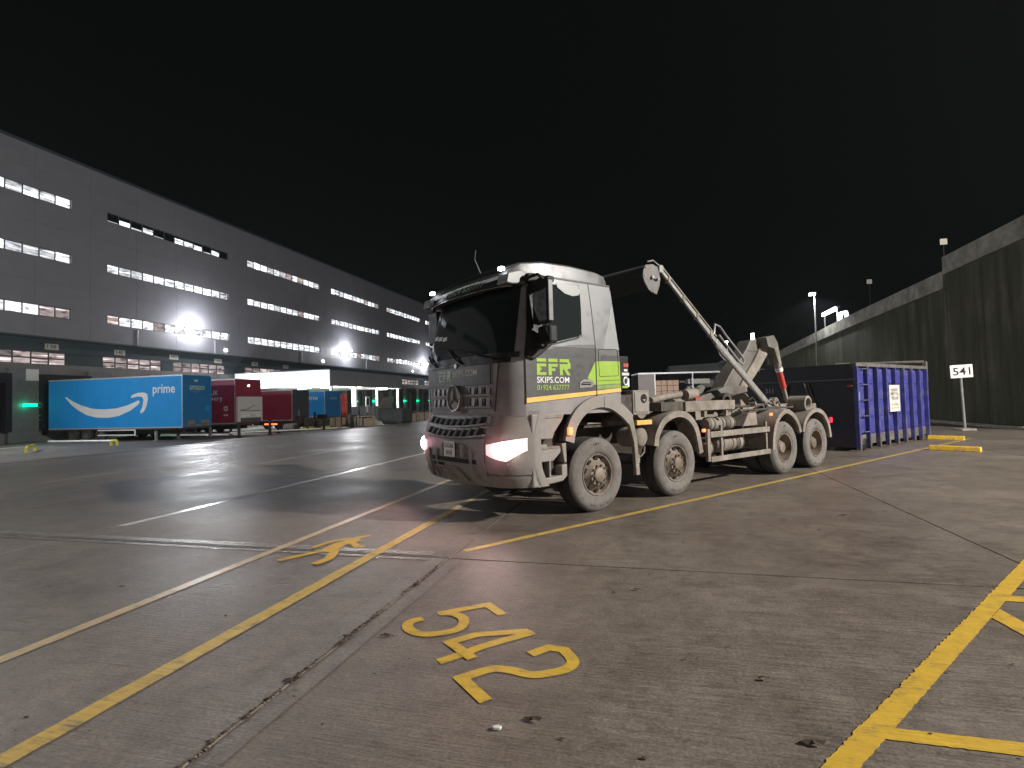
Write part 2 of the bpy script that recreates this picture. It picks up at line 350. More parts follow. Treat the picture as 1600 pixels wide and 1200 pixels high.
# ------------------------------------------------------------------ ground
base = struct(MB().face([(-700, -300, -0.75), (700, -300, -0.75), (700, 900, -0.75), (-700, 900, -0.75)]) and None or
              (lambda b: (b.face([(-700, -300, -0.75), (700, -300, -0.75), (700, 900, -0.75), (-700, 900, -0.75)]), b.build("surrounding_ground", M['apron']))[1])(MB()))
yard = struct(box("yard_ground", M['joint'], None, -19.9, 14.1, -28, 150, -0.7, -0.022))
def gz(x): return 0 if x > -20 else max(-0.6, (x + 20) / 11 * 0.6)
xs = [-19.86, -17.28, -12.19, -7.10, -2.02, 3.07, 8.16, 14.08]
ys = [-28, -12, 5.06, 22, 37, 52, 67, 82, 97, 112, 150]
G = 0.008
for i in range(len(xs) - 1):
    for j in range(len(ys) - 1):
        wob = random.uniform(-0.001, 0.001)
        box("concrete_slab", M['slab'], yard, xs[i] + G, xs[i + 1] - G, ys[j] + G, ys[j + 1] - G, -0.0215, wob, bev=0.004)
# sloping dock apron beyond the yard edge
ap = struct(MB().prism([(-19.9, -0.02), (-31, -0.6), (-46, -0.6), (-46, -0.74), (-19.9, -0.74)], 'y', -28, 150).build("dock_apron", M['apron']))
struct(MB().prism([(-19.88, -0.1), (-19.88, 0.012), (-20.12, 0.012), (-20.12, -0.1)], 'y', -28, 150).build("apron_edge_kerb", M['strip']))
def mark(name, pts, mat, z=0.006):
    m = MB(); m.face([(x, y, z) for x, y in pts]); o = m.build(name, mat, fix=False)
    for p in o.data.polygons:
        if p.normal.z < 0: p.flip()
    return struct(o)
def line(name, x0, y0, x1, y1, w, mat, z=0.0045, seed=0, rag=0.0):
    d = Vector((x1 - x0, y1 - y0)); L = d.length; d.normalize(); n = Vector((-d.y, d.x)) * w / 2
    N = max(2, int(L / 0.09)) if rag else 2
    rnd = random.Random(seed); A = []; B = []
    for i in range(N + 1):
        t = L * i / N; e1 = rnd.uniform(-rag, rag); e2 = rnd.uniform(-rag, rag)
        c = Vector((x0, y0)) + d * t
        A.append((c + n * (1 + e1), )[0]); B.append((c - n * (1 + e2), )[0])
    m = MB()
    VA = [m.bm.verts.new((p.x, p.y, z)) for p in A]; VB = [m.bm.verts.new((p.x, p.y, z)) for p in B]
    for i in range(N): m.bm.faces.new([VB[i], VB[i + 1], VA[i + 1], VA[i]])
    return struct(m.build(name, mat, fix=False))
def stroke(name, pts, w, mat, z=0.006):
    # rounded painted stroke along a polyline
    m = MB(); pts = [Vector(p) for p in pts]; L = []; Rr = []
    sm = []
    for i in range(len(pts) - 1):
        sm.append(pts[i])
    sm.append(pts[-1])
    for i, p in enumerate(sm):
        a = (p - sm[i - 1]).normalized() if i else (sm[1] - p).normalized()
        b = (sm[i + 1] - p).normalized() if i < len(sm) - 1 else a
        t = (a + b); t = t.normalized() if t.length > 1e-5 else a
        n = Vector((-t.y, t.x)); k = 1 / max(0.55, n.dot(Vector((-a.y, a.x))))
        L.append(p + n * w / 2 * k); Rr.append(p - n * w / 2 * k)
    VA = [m.bm.verts.new((p.x, p.y, z)) for p in L]; VB = [m.bm.verts.new((p.x, p.y, z)) for p in Rr]
    for i in range(len(sm) - 1): m.bm.faces.new([VB[i], VB[i + 1], VA[i + 1], VA[i]])
    return m
# sealed joint strip along x = -2.02
for (a, b) in ((-2.225, -2.045), (-1.995, -1.87)):
    for (c, d) in ((-10, 5.04), (5.08, 7.4)):
        line("joint_strip", (a + b) / 2, c, (a + b) / 2, d, b - a, M['strip'], 0.0035, seed=int(a * 100), rag=0.03)
for c, s_ in ((5.06 + 0.12, 1), (5.06 - 0.07, 2)):
    line("joint_strip", -14, c, -2.24, c, 0.14 if s_ == 1 else 0.07, M['strip_sheen'], 0.0035, seed=s_, rag=0.05)
# walkway lines, lane lines, bay lines
line("walkway_line", -4.03, -3, -4.03, 60, 0.105, M['pale_line'], seed=3, rag=0.06)
line("walkway_line", -2.86, -3, -2.86, 7.45, 0.125, M['yellow_line'], seed=4, rag=0.06)
line("walkway_line", -2.86, 7.46, -2.86, 60, 0.11, M['pale_line'], seed=14, rag=0.06)  # far part paler than the near part: shade painted into the line
line("lane_line", -7.0, 5.7, -7.0, 60, 0.14, M['white_line'], seed=5, rag=0.1)
line("lane_line", -10.7, 8.6, -10.7, 70, 0.11, M['white_line'], seed=6, rag=0.1)
line("lane_line", -13.3, 9, -13.3, 15.5, 0.10, M['white_line'], seed=16, rag=0.1)
line("lane_line", -14.9, 17, -14.9, 90, 0.12, M['white_line'], seed=17, rag=0.1)
line("lane_line", -18.4, 12, -18.4, 90, 0.10, M['white_line'], seed=18, rag=0.1)
line("bay_line", -1.96, 5.33, 9.7, 20.3, 0.095, M['yellow_line'], seed=7, rag=0.05)
def ragpoly(name, A, B, mat, z, seed, rag):
    rnd = random.Random(seed); VA = []; VB = []; m = MB()
    def samp(P, n):
        out = []; seg = [(Vector(P[i + 1]) - Vector(P[i])).length for i in range(len(P) - 1)]; T = sum(seg)
        for k in range(n + 1):
            t = T * k / n; i = 0
            while i < len(seg) - 1 and t > seg[i]: t -= seg[i]; i += 1
            out.append(Vector(P[i]).lerp(Vector(P[i + 1]), min(1, t / seg[i])))
        return out
    n = int(min(900, (Vector(A[-1]) - Vector(A[0])).length / 0.022))
    a = samp(A, n); b = samp(B, n)
    for p, q in zip(a, b):
        e = (p - q).normalized()
        p = p + e * rnd.uniform(-rag, rag); q = q + e * rnd.uniform(-rag, rag) * 0.5
        VA.append(m.bm.verts.new((p.x, p.y, z))); VB.append(m.bm.verts.new((q.x, q.y, z)))
    for i in range(n): m.bm.faces.new([VB[i], VB[i + 1], VA[i + 1], VA[i]])
    o = m.build(name, mat)
    for p in o.data.polygons:
        if p.normal.z < 0: p.flip()
    return struct(o)
_L = lambda y: 0.625 + (y - 2.528) * 0.7543
ragpoly("wide_bay_line", [(_L(y), y) for y in (0.6, 4.0, 8.0, 13.5)], [(_L(y) + 0.134, y) for y in (0.6, 4.0, 8.0, 13.5)], M['yellow'], 0.005, 9, 0.0075)
ragpoly("hatch_line", [(0.926, 2.772), (5.2, 2.72)], [(1.02, 2.869), (5.2, 2.86)], M['yellow'], 0.004, 10, 0.004)
ragpoly("hatch_line", [(2.153, 4.372), (2.2, 3.9), (2.26, 2.95)], [(2.293, 4.558), (2.33, 3.9), (2.36, 2.95)], M['yellow'], 0.0045, 11, 0.004)
ragpoly("hatch_line", [(2.40, 4.857), (6.6, 4.92)], [(2.40, 4.728), (6.6, 4.79)], M['yellow'], 0.0045, 12, 0.004)
def digit(name, strokes, w):
    o = None; allm = MB()
    for k, pts in enumerate(strokes):
        # smooth with Catmull-Rom
        P = [Vector(p) for p in pts]; S = []
        if len(P) > 3:
            for i in range(len(P) - 1):
                p0 = P[max(i - 1, 0)]; p1 = P[i]; p2 = P[i + 1]; p3 = P[min(i + 2, len(P) - 1)]
                sharp1 = i > 0 and (p1 - p0).angle(p2 - p1) > 0.9
                sharp2 = i < len(P) - 2 and (p2 - p1).angle(p3 - p2) > 0.9
                if sharp1: p0 = p1 - (p2 - p1)
                if sharp2: p3 = p2 + (p2 - p1)
                for s in range(5):
                    t = s / 5
                    S.append(0.5 * ((2 * p1) + (p2 - p0) * t + (2 * p0 - 5 * p1 + 4 * p2 - p3) * t * t + (3 * p1 - p0 - 3 * p2 + p3) * t ** 3))
            S.append(P[-1])
        else: S = P
        m = stroke(name, S, w[k] if isinstance(w, (list, tuple)) else w, M['yellow'], 0.004 + 0.0008 * k)
        me = bpy.data.meshes.new("tmp"); m.bm.to_mesh(me); allm.bm.from_mesh(me); m.bm.free()
    o = allm.build(name, M['yellow'])
    for p in o.data.polygons:
        if p.normal.z < 0: p.flip()
    return struct(o)
digit("painted_digit_5", [[(-1.115, 3.791), (-1.299, 3.976)], [(-1.262, 3.965), (-1.585, 3.712)], [(-1.560, 3.722), (-1.466, 3.731), (-1.362, 3.655), (-1.340, 3.505), (-1.423, 3.413), (-1.546, 3.367), (-1.661, 3.408), (-1.717, 3.488), (-1.714, 3.554), (-1.657, 3.61)]], 0.075)
digit("painted_digit_4", [[(-0.829, 3.546), (-1.089, 3.289), (-1.168, 3.181), (-1.296, 3.032)], [(-0.864, 3.556), (-1.195, 3.431), (-1.326, 3.288)], [(-1.35, 3.31), (-1.109, 3.112)]], 0.072)
digit("painted_digit_2", [[(-0.782, 3.235), (-0.689, 3.346), (-0.59, 3.335), (-0.515, 3.205), (-0.537, 3.106), (-0.629, 3.034), (-0.722, 2.997), (-0.845, 3.022), (-0.949, 3.018), (-1.033, 2.949), (-1.105, 2.862)], [(-1.125, 2.905), (-0.891, 2.688)]], 0.075)
digit("painted_walking_figure", [[(-3.307, 5.779), (-3.404, 5.65), (-3.39, 5.532)], [(-3.109, 5.314), (-3.186, 5.283), (-3.337, 5.443)], [(-3.353, 5.60), (-3.446, 5.35), (-3.42, 5.04)],
                                 [(-3.43, 5.16), (-3.605, 4.874), (-3.72, 4.68)], [(-3.357, 5.149), (-3.232, 4.82), (-3.27, 4.63)], [(-3.44, 5.6), (-3.60, 5.446), (-3.66, 5.158)]], [0.075, 0.075, 0.17, 0.085, 0.10, 0.065])

# debris on the concrete (bits along the joint and scattered leaves)
def bits(name, n, fn, s0, s1, mat, seed):
    rnd = random.Random(seed); m = MB()
    for _ in range(n):
        x, y = fn(rnd); s = rnd.uniform(s0, s1) * (1 + 2 * (rnd.random() < 0.04)); a = rnd.uniform(0, 6.28)
        k = rnd.randint(4, 6); pts = []
        for i in range(k):
            t = a + 6.28 * i / k; r = s * rnd.uniform(0.5, 1.2)
            pts.append((x + r * math.cos(t) * 1.6, y + r * math.sin(t) * 0.8, 0.006 + rnd.uniform(0, s * 0.45)))
        c = (x, y, 0.008 + s * 0.4)
        for i in range(k): m.face([pts[i], pts[(i + 1) % k], c])
    o = m.build(name, mat); o['kind'] = 'stuff'; return o
o = bits("joint_debris", 260, lambda r: (-2.02 + r.gauss(0, 0.012), r.choice((1.6, 2.3, 2.75, 3.3, 3.45, 4.1, 4.6)) + r.gauss(0, 0.16)), 0.003, 0.012, M['leaf'], 1); o['label'] = "dark grit and crumbs lodged along the joint in the concrete"
o = bits("leaf_litter", 620, lambda r: (r.uniform(-14, 13.5), 1.5 + 18 * r.random() ** 1.3), 0.003, 0.013, M['leaf'], 2); o['label'] = "small dead leaves and grit scattered over the yard"
for (x, y, s, lab) in ((-0.62, 2.57, 0.032, "curled brown leaf on the concrete below the digit 2"), (0.62, 2.66, 0.035, "dark flat leaf beside the wide yellow line"), (0.52, 3.20, 0.022, "small dark leaf right of the painted 542"), (-1.77, 3.28, 0.034, "clump of dark mud on the joint left of the painted 5")):
    m = MB(); rnd = random.Random(int(x * 100)); k = 9
    P = [(x + s * 1.5 * rnd.uniform(0.6, 1.1) * math.cos(6.28 * i / k), y + s * 0.7 * rnd.uniform(0.5, 1.1) * math.sin(6.28 * i / k), 0.007 + rnd.uniform(0, 0.02)) for i in range(k)]
    for i in range(k): m.face([P[i], P[(i + 1) % k], (x, y, 0.026)])
    tag(m.build("leaf", M['leaf']), lab, "leaf")
m = MB(); m.prism([(-0.79, 2.47), (-0.765, 2.485), (-0.745, 2.478), (-0.75, 2.46), (-0.78, 2.455)], 'z', 0.006, 0.018)
tag(m.build("litter_scrap", M['litter_white'], bev=0.002), "small white scrap of litter near the bottom edge of the yard", "litter")

# ------------------------------------------------------------------ warehouse
wh = thing("warehouse", "long grey multi-storey warehouse with lit ribbon windows and loading docks", "building", (-45.2, 30, -0.6))
WX = 0.0   # local x of cladding face; building extends to -x
def wl(x0, x1, y0, y1, z0, z1): return (x0, x1, y0 - 30, y1 - 30, z0 + 0.6, z1 + 0.6)
rows = [(9.05, 9.92), (13.55, 14.35), (18.03, 18.87)]
segs = [(2.2, 16.0), (19.0, 32.7), (35.65, 49.35), (52.2, 66.2), (69.0, 83.2), (85.9, 100.0), (102.6, 116.6), (119.3, 133.3)]
Y0, Y1, ZT = -14, 140, 22.0
bands = [(7.5, 9.05), (9.92, 13.55), (14.35, 18.03), (18.87, 22.0)]
for z0, z1 in bands: box("wall_cladding", M['clad'], wh, *wl(-0.35, 0, Y0, Y1, z0, z1))
for z0, z1 in rows:
    ed = [Y0] + [v for s in segs for v in s] + [Y1]
    for k in range(0, len(ed), 2): box("wall_cladding", M['clad'], wh, *wl(-0.35, 0, ed[k], ed[k + 1], z0, z1))
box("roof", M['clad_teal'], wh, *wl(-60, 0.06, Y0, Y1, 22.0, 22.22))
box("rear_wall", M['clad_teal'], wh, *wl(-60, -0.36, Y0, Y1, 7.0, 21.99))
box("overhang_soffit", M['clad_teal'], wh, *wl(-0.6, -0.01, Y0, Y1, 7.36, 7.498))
# thin joint trims between cladding sheets
for z in (11.7, 16.2, 20.3):
    box("cladding_joint", M['clad_joint'], wh, *wl(0.001, 0.012, Y0, Y1, z, z + 0.02))
for y in [17.5 + 4.175 * k for k in range(29)]:
    for z0, z1 in bands: box("cladding_joint", M['clad_joint'], wh, *wl(0.001, 0.009, y - 0.012, y + 0.012, z0 + 0.02, z1 - 0.02))
rnd = random.Random(3)
pane_cache = {}
def pane(mat, w, h, y, z, x=-0.20, name="window_pane"):
    key = (mat.name, round(w, 3), round(h, 3))
    o = bpy.data.objects.new(name, None)
    bpy.data.objects.remove(o)
    m = MB(); m.box(x - 0.02, x, y - 30, y + w - 30, z + 0.6, z + h + 0.6)
    return m.build(name, mat, wh)
for si, (a, b) in enumerate(segs):
    n = 12
    if b < 17: continue
    for ri, (z0, z1) in enumerate(rows):
        h = z1 - z0; w = (b - a) / n
        f = MB()
        f.box(-0.24, -0.03, a - 30, b - 30, z0 + 0.601, z0 + 0.65); f.box(-0.24, -0.03, a - 30, b - 30, z1 + 0.55, z1 + 0.599)
        for k in range(n + 1):
            y = a + k * w; f.box(-0.235, -0.12, y - 30.03 + (0.03 if k == 0 else 0), y - 29.97 - (0.03 if k == n else 0), z0 + 0.651, z1 + 0.549)
        f.build("window_frame", M['frame'], wh)
        if b < 34 and a < 20: ks = range(5, n)
        else: ks = range(n)
        for k in ks:
            y = a + k * w
            mat = M['pane']
            if si == 2 and ri == 2:      # the partly unlit row
                mat = M['pane_dark']
                hh = {1: 0.62, 3: 0.7, 6: 0.72, 7: 0.72, 8: 0.66, 10: 0.72, 0: 0.16, 2: 0.25, 4: 0.12, 9: 0.12}.get(k)
                if hh:
                    pane(M['pane'], w - 0.10, (h - 0.1) * hh, y + 0.05, z0 + 0.051, -0.195, "lower_lit_blind")
            elif rnd.random() < 0.07: mat = M['pane_low']
            pane(mat, w - 0.062, h - 0.102, y + 0.031, z0 + 0.051)
# lower storey, slightly set back
LX = -0.45
def low(name, mat, y0, y1, z0, z1, x1=LX, x0=None): return box(name, mat, wh, *wl(x0 if x0 is not None else x1 - 0.3, x1, y0, y1, z0, z1))
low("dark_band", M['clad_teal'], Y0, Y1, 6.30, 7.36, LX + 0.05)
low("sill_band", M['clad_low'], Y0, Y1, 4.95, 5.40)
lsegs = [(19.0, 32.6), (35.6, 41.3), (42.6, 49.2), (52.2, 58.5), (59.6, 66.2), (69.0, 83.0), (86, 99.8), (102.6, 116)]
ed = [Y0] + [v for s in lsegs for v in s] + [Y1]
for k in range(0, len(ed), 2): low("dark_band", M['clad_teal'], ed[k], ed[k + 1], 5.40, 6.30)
for a, b in lsegs:
    n = max(4, round((b - a) / 1.2)); w = (b - a) / n
    f = MB()
    for k in range(n + 1): f.box(LX - 0.2, LX - 0.06, a + k * w - 30.04, a + k * w - 29.96, 6.0, 6.9)
    f.box(LX - 0.199, LX - 0.061, a - 30, b - 30, 6.43, 6.49)
    f.build("window_frame", M['frame'], wh)
    for k in range(n):
        if a + (k + 1) * w < 26: continue
        for zz in (5.405, 5.90):
            pane(M['pane_low'], w - 0.085, 0.39, a + k * w + 0.043, zz, LX - 0.12)
# docks: dark shelters between pods, every pod with lamp and bumper loops
pods = [29.4 + 5.71 * k for k in range(-2, 16)]
for k, y in enumerate(pods):
    low("dock_pod", M['dockpanel'], y - 1.0, y + 1.0, -0.55, 4.95, LX + 0.35, LX - 0.3)
    low("dock_lintel", M['clad_low'], y + 1.0, y + 4.71, 4.55, 4.95, LX, LX - 0.3)
    low("dock_shelter", M['black'], y + 1.01, y + 1.42, 0.3, 4.55, LX + 0.75, LX - 0.3)
    low("dock_shelter", M['black'], y + 4.29, y + 4.70, 0.3, 4.55, LX + 0.75, LX - 0.3)
    low("dock_shelter", M['black'], y + 1.42, y + 4.29, 3.85, 4.548, LX + 0.75, LX - 0.3)
    low("dock_door", M['hole'] if k < 9 else M['dockpanel'], y + 1.42, y + 4.29, 0.55, 3.85, LX - 0.1, LX - 0.3)
    low("dock_wall", M['clad_low'], y + 1.0, y + 4.71, -0.59, 0.55, LX - 0.02, LX - 0.3)
    low("dock_bumper", M['black'], y + 1.45, y + 1.75, -0.1, 0.5, LX + 0.14, LX - 0.01)
    low("dock_bumper", M['black'], y + 3.95, y + 4.25, -0.1, 0.5, LX + 0.14, LX - 0.01)
    lamp = MB(); lamp.box(LX + 0.36, LX + 0.42, y - 0.10 - 30, y + 0.86 - 30, 2.72, 2.92); lamp.build("dock_signal_lamp", M['lamp_green'], wh)
    if y > 18 and y < 100:
        ld = bpy.data.lights.new("dock_signal", 'POINT'); ld.energy = 9 if y < 35 else 26; ld.color = (0.0, 1.0, 0.42); ld.shadow_soft_size = 0.08
        lo = bpy.data.objects.new("dock_signal", ld); COL.objects.link(lo); lo.parent = wh; lo.location = (LX + 0.62, y - 30, 2.8)
    for zz in (2.2 + 0.6, 1.25 + 0.6):
        for sg in (-1, 1):
            lp = MB(); lp.tube([(LX + 0.36, y - 30 + sg * 0.95, zz - 0.16), (LX + 0.50, y - 30 + sg * 1.04, zz - 0.16), (LX + 0.58, y - 30 + sg * 1.10, zz), (LX + 0.50, y - 30 + sg * 1.04, zz + 0.16), (LX + 0.36, y - 30 + sg * 0.95, zz + 0.16)], 0.05, 6)
            lp.build("guard_loop", M['galv'], wh)
low("pod_notice", M['white'], 29.52, 30.38, 4.06, 4.93, LX + 0.372, LX + 0.352)
nb = {0: "138", 1: "140", 2: "142", 3: "144", 4: "146", 5: "148"}
for k in range(6):
    y = 31.5 + 5.55 * k
    p = box("dock_number_plate", M['white_dirty'], wh, *wl(LX + 0.051, LX + 0.08, y - 0.5, y + 0.5, 6.55, 7.05))
    text(nb[k], 1, M['black'], p, ((0, 1, 0), (0, 0, 1)), (LX + 0.081, y - 30, 7.4), width=0.66, height=0.3, name="plate_number")
# down pipes and small square lamps on the facade
for y in (38.4, 47.3, 62, 78.5):
    m = MB(); m.cyl((0.06, y - 30, 8.1), (0.06, y - 30, 9.5), 0.04, n=8); m.build("downpipe", M['trim_alu'], wh)
for y in (48.8, 66.7, 96):
    m = MB(); m.box(0, 0.14, y - 30.15, y - 29.85, 8.45, 8.7); m.build("bulkhead_lamp", M['lamp_soft'], wh)
# floodlights bracketed off the facade
fl0 = None
for k, (y, z) in enumerate(((16.5, 10.2), (44.4, 10.17), (72.6, 10.2), (101.2, 9.9))):
    hd = MB(); hd.box(0.35, 0.75, y - 30.3, y - 29.7, z + 0.46, z + 0.58); hd.box(0.0, 0.36, y - 30.05, y - 29.95, z + 0.5, z + 0.56)
    h = hd.build("floodlight", M['frame'], wh)
    ln = MB(); ln.box(0.30, 0.80, y - 30.42, y - 29.58, z + 0.25, z + 0.459); ln.build("floodlight_lens", M['lamp_white'], h)
    ld = bpy.data.lights.new("floodlight_beam", 'SPOT'); ld.energy = FLOOD_W * (8 if k == 0 else 4); ld.color = FLOOD_C; ld.spot_size = D2R(160); ld.spot_blend = 0.8; ld.shadow_soft_size = 0.25
    lo = bpy.data.objects.new("floodlight_beam", ld); COL.objects.link(lo); lo.parent = h; lo.location = (0.9, y - 30, z + 0.4); lo.rotation_euler = (0, D2R(-62), 0)
    l2 = bpy.data.lights.new("floodlight_wash", 'POINT'); l2.energy = 1000; l2.color = FLOOD_C; l2.shadow_soft_size = 0.2
    lo = bpy.data.objects.new("floodlight_wash", l2); COL.objects.link(lo); lo.parent = h; lo.location = (1.5, y - 30, z + 0.30)

# ------------------------------------------------------------------ dock canopy
cn = thing("dock_canopy", "flat canopy with bright white side and grey front on thin columns", "canopy", (-39.1, 58.4, -0.6))
def cl(x0, x1, y0, y1, z0, z1): return (x0 + 39.1, x1 + 39.1, y0 - 58.4, y1 - 58.4, z0 + 0.6, z1 + 0.6)
box("side_fascia", M['canopy_side'], cn, *cl(-45.1, -33.2, 50.0, 50.12, 3.70, 5.42))
box("front_fascia", M['canopy_front'], cn, *cl(-33.2, -33.08, 50.0, 66.9, 3.72, 5.44))
box("side_fascia", M['canopy_front'], cn, *cl(-45.1, -33.21, 66.78, 66.9, 3.70, 5.42))
box("canopy_roof", M['clad_teal'], cn, *cl(-45.15, -33.03, 49.95, 66.95, 5.441, 5.52))
box("canopy_ceiling", M['white'], cn, *cl(-45.1, -33.21, 50.13, 66.77, 3.78, 3.9))
box("corner_trim", M['white'], cn, *cl(-33.23, -33.06, 49.96, 49.999, 3.68, 5.44))
for x, y in ((-33.4, 55.6), (-33.4, 60.6), (-33.4, 66.2), (-36.8, 60.6), (-33.4, 50.7)):
    box("column", M['white'], cn, *cl(x - 0.13, x + 0.13, y - 0.13, y + 0.13, -0.6, 3.78))
for x, y in ((-38.6, 53.5), (-35.6, 53.2), (-34.6, 57.6), (-35, 65)):
    m = MB(); m.cyl((x + 39.1, y - 58.4, 4.22), (x + 39.1, y - 58.4, 4.379), 0.62, n=16); lp = m.build("ceiling_lamp", M['lamp_soft'], cn)
    ld = bpy.data.lights.new("ceiling_lamp_light", 'POINT'); ld.energy = 850; ld.color = (1, 0.98, 0.95); ld.shadow_soft_size = 0.3
    lo = bpy.data.objects.new("ceiling_lamp_light", ld); COL.objects.link(lo); lo.parent = lp; lo.location = (x + 39.1, y - 58.4, 3.9)
# added lamps on added brackets brighten the white canopy side
for x in (-42.5, -35.0):
    X_ = x + 39.1
    m = MB(); m.box(X_ - 0.04, X_ + 0.04, -10.6, -8.40, 4.02, 4.10); m.build("added_lamp_bracket", M['frame'], cn)
    m = MB(); m.box(X_ - 0.25, X_ + 0.25, -10.75, -10.55, 3.95, 4.18); lp = m.build("added_fascia_lamp", M['lamp_soft'], cn)
    ld = bpy.data.lights.new("added_fascia_light", 'SPOT'); ld.energy = 520; ld.spot_size = D2R(165); ld.spot_blend = 1; ld.shadow_soft_size = 0.2
    lo = bpy.data.objects.new("added_fascia_light", ld); COL.objects.link(lo); lo.parent = lp; lo.location = (X_, -10.4, 4.3); lo.rotation_euler = (D2R(100), 0, 0)

# ------------------------------------------------------------------ trailers at the docks
def disc_wheel(parent, x, y, z, r=0.48, w=0.3, face=-1, name="wheel"):
    m = MB(); m.lathe_y([(0.26, 0), (r - 0.04, 0), (r, 0.04), (r, w - 0.04), (r - 0.04, w), (0.26, w)], 28, (x, y, z)); t = m.build(name, M['tread'], parent, smooth=True)
    m = MB(); m.lathe_y([(0.001, 0.06), (0.12, 0.03), (0.2, 0.07), (0.27, 0.015)], 24, (x, y, z)); m.build("rim", M['dusty_dark'], t, smooth=True)
    return t
def trailer(label, Yn, Xf, L, W, zb, zt, mat, mat_end, group, z_ground=-0.6):
    # origin under the front corner; local x runs towards the warehouse (negative world x)
    t = thing("box_trailer", label, "trailer", (Xf, Yn, z_ground), 0, group)
    g = -z_ground
    box("side_panel", mat, t, -L, 0, 0, 0.06, zb + g, zt + g)
    box("side_panel", mat, t, -L, 0, W - 0.06, W, zb + g, zt + g)
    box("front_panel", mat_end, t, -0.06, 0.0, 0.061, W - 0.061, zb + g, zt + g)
    box("roof", M['trim_alu'], t, -L, 0.0, 0.0, W, zt + g + 0.001, zt + g + 0.05)
    box("rear_door", mat, t, -L, -L + 0.06, 0.061, W - 0.061, zb + g, zt + g)
    box("floor", M['dusty_dark'], t, -L, -0.061, 0.061, W - 0.061, zb + g - 0.12, zb + g)
    m = MB(); m.box(-L, 0.012, -0.012, 0, zb + g - 0.02, zb + g + 0.06); m.box(-L, 0.012, -0.012, 0, zt + g - 0.05, zt + g + 0.05); m.box(-0.05, 0.012, -0.012, 0, zb + g + 0.061, zt + g - 0.051)
    m.build("edge_trim", M['trim_alu'], t)
    m = MB(); m.box(-L + 0.5, -0.6, W / 2 - 0.55, W / 2 - 0.45, zb + g - 0.45, zb + g - 0.121); m.box(-L + 0.5, -0.6, W / 2 + 0.45, W / 2 + 0.55, zb + g - 0.45, zb + g - 0.121); m.build("chassis_rail", M['dusty_dark'], t)
    for sgy in (0.35, W - 0.35):
        m = MB(); m.box(-2.75, -2.6, sgy - 0.07, sgy + 0.07, 0.05, zb + g - 0.121); m.box(-2.85, -2.5, sgy - 0.14, sgy + 0.14, 0.0, 0.05); m.build("landing_leg", M['galv'], t)
    for k in range(3): disc_wheel(t, -L + 2.2 + 1.31 * k, 0.12, 0.48)
    m = MB()
    for z in (0.42, 0.78):
        m.box(-7.6, -4.2, -0.01, 0.03, z, z + 0.09)
    m.box(-4.22, -4.13, -0.012, 0.03, 0.42, 0.87); m.build("side_guard", M['white'], t)
    return t
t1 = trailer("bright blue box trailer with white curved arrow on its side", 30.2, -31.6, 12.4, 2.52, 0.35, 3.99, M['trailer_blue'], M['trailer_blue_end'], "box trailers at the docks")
def tl1(p): return (p[0] + 31.6, -0.006, p[1] + 0.6)
smile = [(-42.41, 2.74), (-42.16, 2.71), (-41.61, 2.41), (-40.8, 2.09), (-39.72, 1.82), (-38.66, 1.74), (-37.49, 1.79), (-36.46, 1.99), (-35.82, 2.20), (-35.44, 2.33), (-35.32, 2.21), (-35.51, 1.99), (-36.2, 1.6), (-37.23, 1.25), (-38.27, 1.12), (-39.32, 1.16), (-40.26, 1.36), (-41.07, 1.72), (-41.75, 2.15)]
arrow = [(-36.16, 2.50), (-36.01, 2.72), (-35.5, 2.86), (-34.94, 2.87), (-34.66, 2.75), (-34.60, 2.41), (-34.72, 1.92), (-34.94, 1.53), (-35.26, 1.37), (-35.28, 1.53), (-35.07, 1.93), (-35.0, 2.37), (-35.13, 2.56), (-35.5, 2.60), (-35.85, 2.54)]
for P in (smile, arrow):
    m = MB(); m.prism([(x + 31.6, z + 0.6) for x, z in P], 'y', -0.008, -0.002); m.build("curved_arrow", M['white'], t1)
text("prime", 1, M['white'], t1, XY, (-33.2 + 31.6, -0.004, 2.98 + 0.6), width=1.95, height=0.82, bold=0.014, name="side_lettering")
text("amazon", 1, M['lime_pale'], t1, ((0, 1, 0), (0, 0, 1)), (0.003, 1.26, 3.72), width=1.3, height=0.3, bold=0.01, name="front_lettering")
m = MB(); m.tube([(0.006, 0.85, 3.5), (0.006, 1.05, 3.42), (0.006, 1.3, 3.41), (0.006, 1.5, 3.48)], 0.012, 4); m.build("small_arrow", M['lime_pale'], t1)
for yy in (-0.014,):
    for xx in (-9.6, -6.5, -3.3): box("panel_seam", M['trailer_blue_end'], t1, xx, xx + 0.02, -0.003, 0.0, 1.03, 4.54)
box("front_notice", M['trailer_blue'], t1, 0.001, 0.01, 1.95, 2.28, 2.05, 2.42)
m = MB(); m.box(0.0, 0.12, 0.25, 2.3, 1.0, 1.1); m.box(0, 0.1, 0.35, 0.95, 1.14, 1.42); m.box(0, 0.1, 1.55, 2.2, 1.14, 1.42); m.build("coupling_panel", M['dusty'], t1, bev=0.01)
m = MB(); m.cyl((0.0, 0.35, 1.3), (0.0, 0.35, 1.3), 0.01); m.bm.free()
m = MB(); m.box(0.0, 0.03, 1.0, 1.3, 4.15, 4.3); m.build("marker_lamp", M['lime_pale'], t1)
t2 = trailer("dark red double-height trailer with pale cooling unit on its front", 34.5, -31.1, 12.8, 2.8, 0.40, 3.82, M['trailer_red'], M['trailer_red'], "box trailers at the docks")
box("upper_curve", M['trailer_red'], t2, -12.7, -0.02, -0.02, -0.001, 2.75 + 0.6, 3.78 + 0.6)
m = MB(); m.box(0.001, 0.22, 0.08, 2.72, 1.1, 3.08); cu = m.build("cooling_unit", M['fridge'], t2, bev=0.03)
